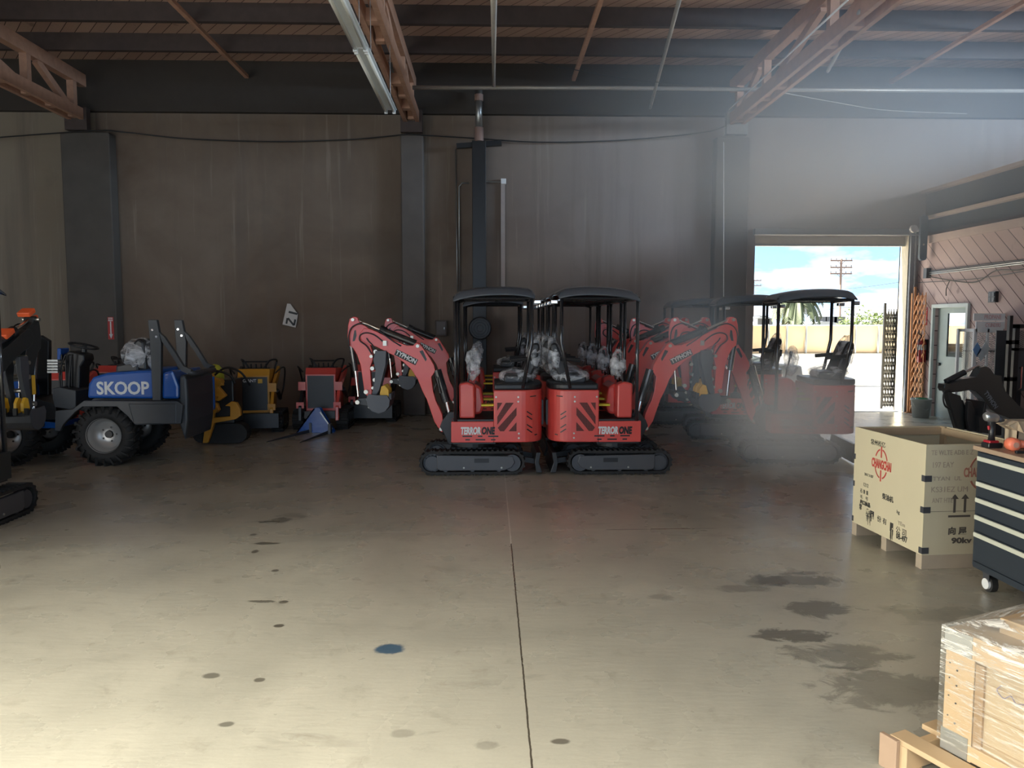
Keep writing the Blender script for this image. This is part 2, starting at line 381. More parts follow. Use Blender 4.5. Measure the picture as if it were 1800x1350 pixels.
# big purlins parallel to the back wall
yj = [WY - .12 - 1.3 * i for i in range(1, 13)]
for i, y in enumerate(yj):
    o = MB().box(XL, XR, y - .05, y + .05, roofz(y) - .28, roofz(y)).build('roof_purlin', M_TIMBER_SHADED)
    tag(o, 'deep timber purlin, darkened in colour for shade, running the width of the warehouse roof', 'beam', 'roof purlins')
# stiffeners halfway between the trusses
for x in (-10.6, -4.5, 1.57, 7.6, 13.0):
    o = MB().box(x - .035, x + .035, 0, WY - .2, roofz(7) - .34, roofz(7) - .28).build('roof_stiffener', M_TIMBER)
    tag(o, 'narrow timber strip nailed under the purlins halfway between two trusses', 'beam', 'roof stiffeners')
# trusses
def truss(x, label):
    t = thing('roof_truss', label, 'roof truss', (x, 0, 0), 0, None)
    zc = 5.47
    for s in (-1, 1):
        MB().box(s * .11 - .035, s * .11 + .035, -4, WY - .3, zc, zc + .2).build('bottom_chord', M_TIMBER, t)
    MB().box(-.07, .07, -4, WY, roofz(7) - .50, roofz(7) - .281).build('top_chord', M_TIMBER, t)
    for k, y in enumerate((WY - .5, WY - 1.9, WY - 4.4, WY - 6.9, WY - 9.4, WY - 11.9)):
        MB().box(-.06, .06, y - .06, y + .06, zc + .02, roofz(7) - .5).build('post', M_TIMBER, t)
        y2 = y - 2.2 if k else y - 1.1
        MB().bar((0, y, zc + .1), (0, y2, roofz(7) - .5), .09, .12).build('diagonal', M_TIMBER, t)
        MB().box(-.12, .12, y - .75, y - .6, zc + .02, zc + .18).build('spacer_block', M_TIMBER, t)
    MB().box(-.2, .2, WY - .42, WY - .28, zc - .18, zc + .22).build('bearing_plate', M_STEEL if x > 3 else M_TIMBER_SHADED, t)
truss(TX[0], 'timber roof truss furthest to the left')
truss(TX[1], 'timber roof truss over the blue loader, at the upper left')
truss(TX[2], 'timber roof truss beside the twin tube light strips')
truss(TX[3], 'brightly lit timber roof truss left of the open doorway')

# pipes under the roof
def pipe(name, label, cat, pts, r, m, group=None, n=10):
    o = MB().tube(pts, r, n).build(name, m, smooth=True); return tag(o, label, cat, group)
M_PIPE = mat('painted sprinkler pipe', (.38, .36, .33), .4, .3)
pipe('sprinkler_pipe', 'long grey sprinkler main running left to right below the purlins', 'pipe', [at(725, 154, 13.6), at(1100, 155, 13.7), at(1395, 158, 13.8), at(1800, 160, 13.9)], .035, M_PIPE)
pipe('sprinkler_pipe', 'straight grey branch pipe meeting the main above the black downpipe', 'pipe', [at(868, -30, 6.5), at(868, 128, 13.3), at(868, 152, 13.5)], .03, M_PIPE)
pipe('sprinkler_pipe', 'slanting grey branch pipe between the two lit trusses', 'pipe', [at(1202, -30, 8.2), at(1178, 60, 10.0), at(1143, 190, 14.6)], .026, M_PIPE)
pipe('sprinkler_pipe', 'faint slanting pipe right of the brightly lit truss', 'pipe', [at(1512, 20, 9.5), at(1455, 125, 12.9)], .03, M_PIPE)
pipe('conduit_rod', 'thin pale rod running beside the brightly lit truss chord', 'rod', [at(1281, 193, 14.0), at(1490, 0, 8.4)], .012, M_WHITE)
pipe('hanging_wire', 'thin wire drooping across the roof toward the right truss', 'wire', curve_pts([at(940, 108, 12), at(1060, 132, 12.2), at(1170, 146, 12.5), at(1300, 154, 13)]), .006, M_HOSE)
pipe('hanging_wire', 'thin wire sagging across the upper right wall', 'wire', curve_pts([at(1360, 160, 13), at(1480, 182, 13.6), at(1560, 194, 14), at(1700, 200, 14.5)]), .006, M_PIPE)
pipe('wall_cable', 'dark cable sagging along the wall between the left and middle pilasters', 'cable', curve_pts([at(-60, 246, 14.6), at(160, 230, 14.65), at(215, 232, 14.65), at(330, 244, 14.9), at(480, 249, 14.9), at(620, 245, 14.9), at(715, 236, 14.65)]), .012, M_HOSE)
pipe('wall_cable', 'dark cable sagging along the wall right of the middle pilaster', 'cable', curve_pts([at(715, 236, 14.65), at(830, 243, 14.9), at(950, 250, 14.9), at(1100, 246, 14.9), at(1240, 232, 14.65), at(1284, 216, 14.6)]), .012, M_HOSE)

# vent pipe: pale upper elbow, black downpipe
t = thing('downpipe', 'tall black square downpipe with a pale round upper pipe', 'pipe', (at(843, 500, 14.8).x, 14.78, 0))
MB().box(-.13, .13, -.13, .13, 0, at(843, 250, 14.8).z).build('lower_duct', M_BLACK, t, bevel=.01)
zt, zb = at(843, 160, 14.8).z, at(843, 232, 14.8).z
MB().cyl((0, -.1, zb), (0, -.1, zt), .065, 16).build('upper_pipe', M_STEEL, t, smooth=True)
MB().cyl((0, -.1, zb - .2), (0, -.1, zb + .05), .085, 16).cyl((0, -.1, zt - .22), (0, -.1, zt - .1), .08, 16).build('collar', mat('rusty iron collar', (.3, .2, .17), .6), t)
MB().bar((-.42, -.05, zb - .28), (.42, -.05, zb - .22), .1, .09).build('bracket', M_BLACK, t)
# conduits and junction box
pipe('conduit', 'thin vertical metal conduit with a bent top left of the black downpipe', 'pipe', [at(824, 322, 14.93), at(812, 322, 14.93), at(807, 328, 14.93), at(808, 600, 14.93)], .012, M_STEEL)
pipe('conduit', 'straight vertical metal conduit rising highest left of the downpipe', 'pipe', [at(801, 262, 14.95), at(805, 600, 14.95)], .010, M_STEEL)
pipe('conduit', 'pale vertical conduit on the wall near the doorway', 'pipe', [at(1272, 250, 14.68), at(1272, 540, 14.68)], .01, M_WHITE)
t = thing('junction_box', 'small white junction box on the wall right of the downpipe', 'electrical box', at(885, 319, 14.94))
MB().box(-.05, .05, -.04, .04, -.05, .05).build('box', M_WHITE, t, bevel=.006)
MB().cyl((-.33, 0, -.01), (-.05, 0, -.01), .008, 8).build('conduit_stub', M_STEEL, t)
MB().box(-.05, .03, -.01, .05, -2.3, -.05).build('raceway', mat('dusty wall raceway', (.36, .31, .29), .8), t)
# breaker box
t = thing('electrical_panel', 'small dark electrical panel on the wall left of the canopies', 'electrical panel', at(776, 577, 14.93))
MB().box(-.11, .11, -.06, .06, -.15, .15).build('cabinet', mat('brown grey panel', (.09, .07, .06), .5), t, bevel=.01)
MB().box(-.085, .085, -.07, -.06, -.12, .12).build('cover', mat('panel cover', (.13, .11, .1), .5), t, bevel=.004)
MB().box(.05, .065, -.08, -.07, -.02, .02).build('latch', M_STEEL, t)
# dark round blower hanging on the wall
p = at(844, 577, 14.47)
t = thing('wall_fan', 'dark round industrial fan on the wall seen under the left canopy', 'fan', p)
prof = [(.0, -.16), (.19, -.16), (.215, -.12), (.215, .12), (.0, .12)]
MB().ring(0, 0, prof, 28).build('housing', M_BLACK, t, smooth=False)
g = MB()
for r in (.06, .11, .16, .2): g.tube([(r * math.cos(R(a)), -.17, r * math.sin(R(a))) for a in range(0, 360, 15)], .004, 5, True)
g.build('guard', M_GREY, t)
MB().box(-.03, .03, -.03, .1, -.6, -.2).build('post', M_BLACK, t)
# notices seen below it
t = thing('notice', 'small pink notice taped on the wall behind the left cab', 'sign', at(847, 611, 14.93))
MB().box(-.085, .085, -.01, .01, -.06, .06).build('board', mat('pink notice', (.62, .30, .22), .7), t)
for k in range(3): MB().box(-.06, .05, -.013, -.01, .02 - .03 * k, .028 - .03 * k).build('print_line', M_BLKT, t)
t = thing('notice', 'tall white paper notice below the pink one behind the left cab', 'sign', at(850, 633, 14.93))
MB().box(-.045, .045, -.01, .01, -.13, .13).build('paper', M_WHITE, t)
# letter sheet on the wall
t = thing('wall_sign', 'torn white sheet with a black bar and a sideways letter N', 'sign', at(510, 556, 14.96))
def SP(px, py): 
    q = at(480 + px / 19.28, 520 + py / 19.28, 14.96); return (q.x - t.location.x, q.z - t.location.z)
MB().prism([SP(480, 262), SP(585, 270), SP(770, 530), SP(850, 610), SP(765, 1075), SP(320, 970)], -.006, 0).build('sheet', mat('dirty white sheet', (.62, .58, .54), .7, var=.05), t)
MB().prism([SP(545, 510), SP(850, 590), SP(815, 650), SP(525, 580)], -.009, -.006).build('bar_mark', M_BLKT, t)
nN = MB()
for a, b in (((490, 755), (455, 945)), ((505, 755), (710, 1000)), ((755, 800), (715, 1000))):
    p, q = SP(*a), SP(*b); nN.bar((p[0], -.008, p[1]), (q[0], -.008, q[1]), .006, .036, up=(0, 1, 0)) if 0 else nN.bar((p[0], -.008, p[1]), (q[0], -.008, q[1]), .036, .004, up=(0, 1, 0))
nN.build('letter_n', M_BLKT, t)

def fire_sign(label, loc, h, side=False):
    t = thing('fire_arrow_sign', label, 'sign', loc, R(-90) if side else 0)
    w = h * .26
    MB().box(-w / 2, w / 2, -.006, 0, -h / 2, h / 2).build('plate', mat('red sign plate', (.45, .03, .03), .5), t)
    MB().box(-w * .38, w * .38, -.008, -.006, h * .32, h * .47).box(-w * .1, w * .1, -.008, -.006, -h * .3, h * .3).prism([(-w * .3, -h * .26), (w * .3, -h * .26), (0, -h * .47)], -.008, -.006).build('arrow_mark', M_WHITE, t)
    text('lettering', 'FIRE', h * .12, frontM(0, -.009, h * .395), mat('red lettering', (.5, .03, .03), .5), t, bold=.001)
    return t
fire_sign('red and white fire arrow sign on the dark pilaster behind the blue loader', at(195, 577, 14.719), .42)
# fluorescent strips: two pairs of 8 ft tubes
M_TUBE = mat('unlit fluorescent tube', (.88, .9, .84), .2, var=.02)
_q = at(686, 197, 11.0); zL, xL = _q.z, _q.x
y0, y1, y2 = 11.0, 8.56, 6.12
for (a, b, lab) in ((y1 + .02, y0, 'far twin tube fluorescent strip hanging beside the middle truss'), (y2, y1 - .02, 'near twin tube fluorescent strip hanging beside the middle truss')):
    t = thing('tube_light', lab, 'ceiling light', (xL, (a + b) / 2, zL), 0, 'fluorescent strips'); h = (b - a) / 2
    MB().prism([(-.09, .035), (-.04, .08), (.04, .08), (.09, .035), (.09, .025), (-.09, .025)], -h, h).build('fixture_body', M_WPAINT, t)
    for s in (-1, 1):
        MB().cyl((s * .055, -h + .02, 0), (s * .055, h - .02, 0), .019, 12).build('fluorescent_tube', M_TUBE, t, smooth=True)
        for e in (-1, 1): MB().box(s * .055 - .02, s * .055 + .02, e * (h - .02) - .015, e * (h - .02) + .015, -.03, .04).build('tube_holder', M_WPAINT, t)
    for e in (-.7, .7): MB().cyl((.05, h * e, .09), (.05, h * e, .90), .004, 6).build('hanger', M_STEEL, t)

# ------------------------------------------------------------------ doorway
struct(MB().box(dR - .012, dR, WY + .02, WY + .34, 0, dT).box(dR - .012, dR + .2, WY + .3, WY + .34, 0, dT).build('trim_12', mat('cream door jamb', (.62, .56, .42), .7)))
fr = MB().box(dL - .05, dR + .25, WY - .12, WY, dT, dT + .12).box(dR, dR + .12, WY - .05, WY + .3, 0, dT)
struct(fr.build('door_1', mat('door frame steel', (.22, .24, .26), .5), bevel=.01))
M_VAL = mat('beige door curtain', (.55, .5, .4), .6)
t = thing('rollup_door', 'rolled up door with beige bottom strip in the doorway head', 'roll-up door', ((dL + dR) / 2, WY + .1, dT))
hw = (dR - dL) / 2 - .01
MB().box(-hw, hw, .05, .1, -.16, .2).build('bottom_curtain', M_VAL, t)
MB().box(-hw, hw, .03, .12, -.19, -.15).build('bottom_bar', M_STEEL, t)
# chain hoist
t = thing('chain_hoist', 'loop of pull chain hanging beside the doorway from a white wheel', 'chain hoist', at(1606, 402, 14.7))
MB().cyl((-.06, 0, 0), (.1, 0, -.03), .03, 10).cyl((0, -.03, 0), (0, .03, 0), .07, 16).build('wheel', M_WHITE, t)
ch = MB()
for s in (-.07, .05):
    for k in range(56):
        z = -.05 - k * .042; a = (k % 2) * R(90)
        ch.tube([(s + .013 * math.cos(u) * math.cos(a), .013 * math.cos(u) * math.sin(a), z + .026 * math.sin(u)) for u in [i * math.pi / 4 for i in range(8)]], .004, 4, True)
ch.build('chain', mat('dull chain', (.2, .2, .2), .5, .5), t)
t = thing('door_track', 'tall dark steel guide track hanging at the right of the doorway head', 'door track', at(1621, 458, 14.6))
MB().prism(rrect(-.07, .07, 0, .85, .06), -.03, .03).build('channel', mat('slate steel', (.10, .13, .16), .55), t)
MB().cyl((0, -.035, .3), (0, -.03, .3), .02, 10).build('bolt', M_BOLT, t)

# folding scissor gates
def lattice(name, label, x0, x1, y, z0, z1, m, n, side=False, loc=(0, 0, 0), post_m=None, rz=0):
    t = thing(name, label, 'folding gate', loc, rz, None)
    MB().box(x0 - .04, x0, y - .02, y + .02, z0, z1 + .12).build('lead_post', post_m or m, t)
    dx = (x1 - x0) / n
    up = MB()
    for i in range(n + 1): up.box(x0 + i * dx - .006, x0 + i * dx + .006, y - .012, y + .0, z0 + .02, z1)
    up.build('uprights', m, t)
    g = MB(); k = 12; dz = (z1 - z0 - .1) / k
    for i in range(n):
        for j in range(k):
            a = z0 + .05 + j * dz
            g.bar((x0 + i * dx, y - .02, a), (x0 + (i + 1) * dx, y - .02, a + dz), .026, .004, up=(0, 1, 0))
            g.bar((x0 + i * dx, y + .01, a + dz), (x0 + (i + 1) * dx, y + .01, a), .026, .004, up=(0, 1, 0))
    g.build('scissor_bars', m, t)
    return t
gx0, gx1 = at(1556, 600, WY + .4).x, at(1598, 600, WY + .4).x
lattice('scissor_gate', 'black folding scissor gate pulled back at the right of the doorway', gx0, gx1, WY + .42, .02, 2.05, M_BLACK, 9)
xg = at(1610, 600, 14.5).x - .1
M_OG = mat('gate steel tinted by orange light', (.55, .25, .10), .6)  # orange light falling on gate and post, put into the steel colour
lattice('scissor_gate', 'scissor gate coloured orange for the light on it, folded against the rose boarded wall', 0, .38, 0, .02, 2.35, M_OG, 3, loc=(8.28, 14.85, 0), rz=R(-90))
t = thing('gate_post', 'tall post with orange light in its colour between the black gate and the wall', 'post', (at(1602, 600, 14.9).x, 14.9, 0))
MB().box(-.03, .03, -.02, .02, 0, 2.35).build('post', M_OG, t); MB().box(-.06, .06, -.04, .04, 0, .012).build('foot', M_OG, t)

# ------------------------------------------------------------------ office with boarded wall on the right
PX = 8.40
zc1 = 3.29
dn, df = 13.35, 14.35      # office door opening
struct(MB().box(PX, PX + .15, df, WY, 0, zc1).box(PX, PX + .15, 2.0, dn, 0, zc1).box(PX, PX + .15, dn, df, 2.06, zc1).build('wall_office', M_PINK))
struct(MB().box(PX - .04, PX + .15, 2.0, WY, zc1, zc1 + .14).build('trim_6', mat('rose cap board', (.5, .40, .36), .7, var=.15)))
struct(MB().box(PX, XR, 2.0, WY, zc1 + .14, zc1 + .2).build('trim_7', M_TIMBER_SHADED))
struct(MB().box(PX + .1, PX + .14, 2.0, WY, zc1 + .2, 4.27).build('trim_8', mat('dark parapet panel', (.05, .065, .08), .6)))
struct(MB().box(PX - .02, PX + .1, 2.0, WY, 3.76, 3.82).build('trim_9', mat('rail board', (.5, .42, .36), .6)))
struct(MB().box(PX - .02, PX + .16, 2.0, WY, 4.27, 4.33).build('trim_10', mat('rail board', (.5, .42, .36), .6)))
struct(MB().box(XR - 4, XR - 3.9, 2.0, WY, 0, zc1).build('wall_office_inner', M_WPAINT))
# office door
t = MB()
fw = mat('grey green door frame', (.52, .58, .56), .4)
o = MB().box(PX - .05, PX + .17, dn - .06, dn, 0, 2.12).box(PX - .05, PX + .17, df, df + .06, 0, 2.12).box(PX - .05, PX + .17, dn, df, 2.05, 2.12).build('door_2', fw, bevel=.006)
struct(o)
leaf = MB().box(PX + .06, PX + .1, dn, df, 0, 1.15).box(PX + .06, PX + .1, dn, dn + .14, 1.15, 2.05).box(PX + .06, PX + .1, df - .3, df, 1.15, 2.05).box(PX + .06, PX + .1, dn + .14, df - .3, 1.95, 2.05).build('door_leaf', mat('sage door leaf', (.36, .43, .41), .45), o)
MB().cyl((PX + .02, df - .12, 1.0), (PX + .06, df - .12, 1.0), .03, 12).build('door_knob', M_BLACK, o)
glass = bpy.data.materials.new('clear glass'); glass.use_nodes = True
gb = glass.node_tree.nodes['Principled BSDF']; gb.inputs['Transmission Weight'].default_value = 1; gb.inputs['Roughness'].default_value = .02; gb.inputs['IOR'].default_value = 1.45
struct(MB().box(PX + .075, PX + .085, dn + .14, df - .3, 1.15, 1.95).build('window_1', glass))
# window in the back wall of the office, seen through the door glass
struct(MB().box(8.72, 10.0, WY, WY + .1, 1.3, 1.36).box(8.72, 10.0, WY, WY + .1, 2.2, 2.25).box(8.72, 8.77, WY, WY + .1, 1.36, 2.2).box(9.95, 10.0, WY, WY + .1, 1.36, 2.2).build('window_2', M_WPAINT))

fire_sign('small white and red extinguisher arrow sign on the rose boarded wall', atX(1628, 556, PX - .002), .34, True)
t = thing('fire_extinguisher', 'red fire extinguisher hanging on the rose boarded wall', 'fire extinguisher', atX(1620, 615, PX - .1))
MB().lathe(0, 0, [(0, -.24), (.075, -.235), (.08, -.22), (.08, .12), (.06, .18), (.025, .21), (.02, .24), (0, .24)], 20).build('cylinder', mat('extinguisher red', (.28, .02, .02), .3, coat=.3), t, smooth=True)
MB().lathe(0, 0, [(.082, .0), (.082, .1)], 20).build('label_band', M_STEEL, t, smooth=True)
MB().box(-.03, .03, -.02, .02, .23, .26).bar((0, 0, .26), (-.1, -.02, .33), .02, .012).build('handle', M_BLACK, t)
MB().tube(curve_pts([(0, 0, .25), (-.08, -.05, .2), (-.1, -.05, .0), (-.09, -.03, -.12)]), .01, 8).build('hose', M_HOSE, t)
MB().box(.06, .1, -.05, .05, -.2, .2).build('wall_bracket', M_BLACK, t)
t = thing('timber_offcut', 'pale timber stud leaning below the fire extinguisher', 'timber', (PX - .05, atX(1621, 640, PX - .05).y, 0))
MB().box(-.04, .04, -.02, .05, 0, 1.12).build('stud', M_PINE, t)
MB().box(-.05, .05, -.03, .06, 0, .03).build('end_block', M_PINE, t)
# pail
bp_ = gnd(1628, 735)
t = thing('bucket', 'dirty pail with green rubbish sacks at the foot of the office wall', 'bucket', (bp_.x - .05, bp_.y + .1, 0))
MB().lathe(0, 0, [(0, 0), (.14, 0), (.18, .34), (.19, .34), (.19, .36), (.17, .35), (.13, .03), (0, .03)], 20).build('pail', mat('scuffed grey pail', (.35, .37, .35), .5, var=.3), t, smooth=True)
MB().lathe(0, 0, [(0, .05), (.15, .1), (.165, .3), (.1, .37), (.04, .34), (0, .35)], 12).build('sack', mat('green sack', (.03, .16, .06), .4), t)
MB().tube([(-.185, 0, .33), (-.15, -.08, .2), (0, -.19, .16), (.15, -.08, .2), (.185, 0, .33)], .004, 6).build('handle', M_STEEL, t)
# conduits, cables and box on the boarded wall
pa, pb = atX(1632, 477, PX - .03), atX(1800, 452, PX - .03)
t = thing('wall_conduit', 'pair of conduits with slack cables running along the rose boarded wall', 'conduit', (PX - .03, 0, 0))
for k in (0, 1, 2): MB().cyl((0, pa.y, pa.z - .03 * k), (0, 4.0, pb.z - .03 * k + (pb.z - pa.z) * 0), .011, 8).build('conduit', M_STEEL if k else M_GREY, t)
MB().box(-.06, .03, pa.y - .04, pa.y + .07, pa.z - .13, pa.z + .06).build('junction_box', M_GREY, t)
cb = [(-.02, pa.y - .05, pa.z - .1), (-.02, 13.2, pa.z - .28), (-.02, 12.6, pa.z - .12), (-.02, 12.0, pa.z - .14), (-.02, 11.3, pa.z - .07), (-.02, 10.5, pa.z - .12), (-.02, 9.5, pa.z - .08), (-.02, 8, pa.z - .14)]
MB().tube(curve_pts(cb), .01, 6).build('cable', M_HOSE, t)
MB().tube(curve_pts([(-.02, pa.y + .3, pa.z - .2), (-.02, 13.0, pa.z - .22), (-.02, 11, pa.z - .14), (-.02, 8, pa.z - .18)]), .007, 6).build('cable', M_GREY, t)
q = atX(1665, 520, PX - .03)
MB().tube(curve_pts([(-.02, q.y - .1, pa.z - .2), (-.02, q.y, pa.z - .35), (-.02, q.y, q.z)]), .009, 6).build('drop_cable', M_HOSE, t)
t = thing('wall_outlet', 'small black gridded vent box on the rose boarded wall', 'vent', atX(1746, 522, PX - .03))
MB().box(-.03, .03, -.09, .09, -.09, .09).build('frame', M_BLACK, t)
g = MB()
for k in (-1, 1): g.box(-.04, -.03, k * .04 - .033, k * .04 + .033, -.075, -.01).box(-.04, -.03, k * .04 - .033, k * .04 + .033, .01, .075)
g.build('louvre', M_GREYL, t)

# ------------------------------------------------------------------ propane cage and dark cage
def mesh_panel(x0, x1, z0, z1, y, s=.05, r=.0035):
    g = MB(); nx = int((x1 - x0) / s); nz = int((z1 - z0) / (s * .6))
    W, H = x1 - x0, z1 - z0; st = s
    c = -H
    k = .6
    while c < W + 0:
        for sgn in (1, -1):
            # line z = (x-c)*k' clipped to the panel
            xa, za = c, 0; xb, zb = c + H / k, H
            if xa < 0: za += -xa * k; xa = 0
            if xb > W: zb -= (xb - W) * k; xb = W
            if xb > xa and zb > za:
                if sgn > 0: g.bar((x0 + xa, y, z0 + za), (x0 + xb, y, z0 + zb), r * 2, r, up=(0, 1, 0))
                else: g.bar((x0 + xa, y + r, z1 - za), (x0 + xb, y + r, z1 - zb), r * 2, r, up=(0, 1, 0))
        c += st
    return g
def cage_mesh(x0, x1, z0, z1, y, s=.06):
    g = MB(); W, H = x1 - x0, z1 - z0; k = .6; c = -H / k
    while c < W:
        xa, za, xb, zb = c, 0, c + H / k, H
        if xa < 0: za = -xa * k; xa = 0
        if xb > W: zb = H - (c + H / k - W) * k; xb = W
        if xb - xa > .005:
            g.bar((x0 + xa, y, z0 + za), (x0 + xb, y, z0 + zb), .007, .004, up=(0, 1, 0))
            g.bar((x0 + xa, y + .004, z1 - za), (x0 + xb, y + .004, z1 - zb), .007, .004, up=(0, 1, 0))
        c += s
    return g
cy0 = 12.42
ca, cb_ = at(1706, 745, cy0).x, at(1764, 745, cy0).x
ct = at(1730, 578, cy0).z
t = thing('gas_cage', 'white mesh gas bottle cage with a propane sign on top', 'cage', (ca, cy0, 0)); W = cb_ - ca
f = MB()
for x in (0, W): f.box(x - .025, x + .025, -.02, .02, 0, ct)
f.box(0, W, -.02, .02, ct - .06, ct).box(0, W, -.02, .02, .08, .14).box(W * .38 - .015, W * .38 + .015, -.02, .02, .1, ct)
for x in (-.08, W): f.box(x - .02, x + .02, .30, .34, 0, ct)
f.box(-.08, W, .30, .34, ct - .05, ct).box(-.02, .02, 0, .32, ct - .05, ct).box(W - .02, W + .02, 0, .32, ct - .05, ct).box(0, W, 0, .32, .08, .1)
f.build('frame', M_WPAINT, t)
cage_mesh(0, W, .14, ct - .06, 0, .055).build('mesh_door', M_STEEL, t)
sg = cage_mesh(0, .32, .14, ct - .06, 0, .055)
sd = MB(); sd.v = [(0 + v[1], v[0], v[2]) for v in sg.v]; sd.f = sg.f; sd.build('side_mesh', M_STEEL, t)
MB().box(.0, W, 0, .3, .85, .87).box(.0, W, .0, .3, 1.3, 1.32).build('shelf', M_GREY, t)
MB().box(-.06, W + .02, -.05, -.03, ct + .13, ct + .25).build('sign_board', M_WPAINT, t)
MB().box(-.02, W + .04, -.05, -.03, ct + .0, ct + .12).build('sign_board', M_WPAINT, t)
M_RT = mat('faded red lettering', (.62, .38, .40), .6)
text('lettering', 'PROPANE', .1, frontM(W * .45, -.052, ct + .19), M_RT, t, bold=.001, width=W * .5)
text('lettering', 'CYLINDERS', .09, frontM(W * .47, -.052, ct + .06), M_RT, t, bold=.001, width=W * .45)
for (dx, dz, c) in ((.03, -.34, (.2, .35, .6)), (.1, -.42, (.6, .66, .68)), (.17, -.32, (.6, .58, .35))):
    MB().prism([(dx, ct + dz - .12), (dx + .07, ct + dz), (dx, ct + dz + .12), (dx - .07, ct + dz)], -.035, -.025).build('hazard_diamond', mat('placard %.1f' % c[0], c, .5), t)
dx0 = at(1776, 700, 11.4).x
t = thing('storage_cage', 'tall black steel cage cabinet with mesh front right of the propane cage', 'cage', (dx0, 11.4, 0)); zt_ = at(1790, 570, 11.4).z
f = MB().box(0, .07, -.03, .03, 0, zt_).box(-.09, -.04, -.03, .03, 0, zt_ + .13).box(0, 1.3, -.03, .03, zt_ - .06, zt_).box(1.3, 1.37, -.03, .03, 0, zt_).box(0, 1.3, -.03, .03, 1.36, 1.4)
f.box(-.09, .07, -.03, .03, zt_ - .3, zt_ - .24).box(-.09, .07, -.03, .03, .9, .96).box(-.09, .07, -.03, .03, .2, .26)
f.build('frame', M_BLACK, t)
cage_mesh(.07, 1.3, 1.4, zt_ - .06, 0, .05).build('mesh_door', M_STEEL, t)
MB().box(.07, 1.3, -.01, .01, .75, 1.36).box(.07, 1.3, .5, .52, .0, zt_ - .1).build('solid_panel', M_GREY, t)
MB().tube([(.1, -.03, 1.1), (.1, -.08, 1.12), (.1, -.08, .8), (.1, -.03, .78)], .012, 8).build('handle', M_CHROME, t)

# ------------------------------------------------------------------ mini excavators
YB = 9.36                                    # depth of the machine's centre line while tracing it
OX = at(850, 838, 8.91).x
def Lc(px, py, y=0.0):
    q = at(px, py, YB + y); return (q.x - OX, q.z)
def poly(pts, y=0.0): return [Lc(a, b, y) for a, b in pts]
M_GRILLE = nodes_of('perforated red grille', .5, .3)
def _gr():
    m, t, b = M_GRILLE
    tc = t.nodes.new('ShaderNodeTexCoord'); v = t.nodes.new('ShaderNodeTexVoronoi'); v.inputs['Scale'].default_value = 95; v.inputs['Randomness'].default_value = 0
    t.links.new(tc.outputs['Object'], v.inputs['Vector'])
    t.links.new(mixc(t, ramp(t, v.outputs['Distance'], .38, .5), (.03, .02, .02), (.30, .06, .05)), b.inputs['Base Color'])
_gr(); M_GRILLE = M_GRILLE[0]

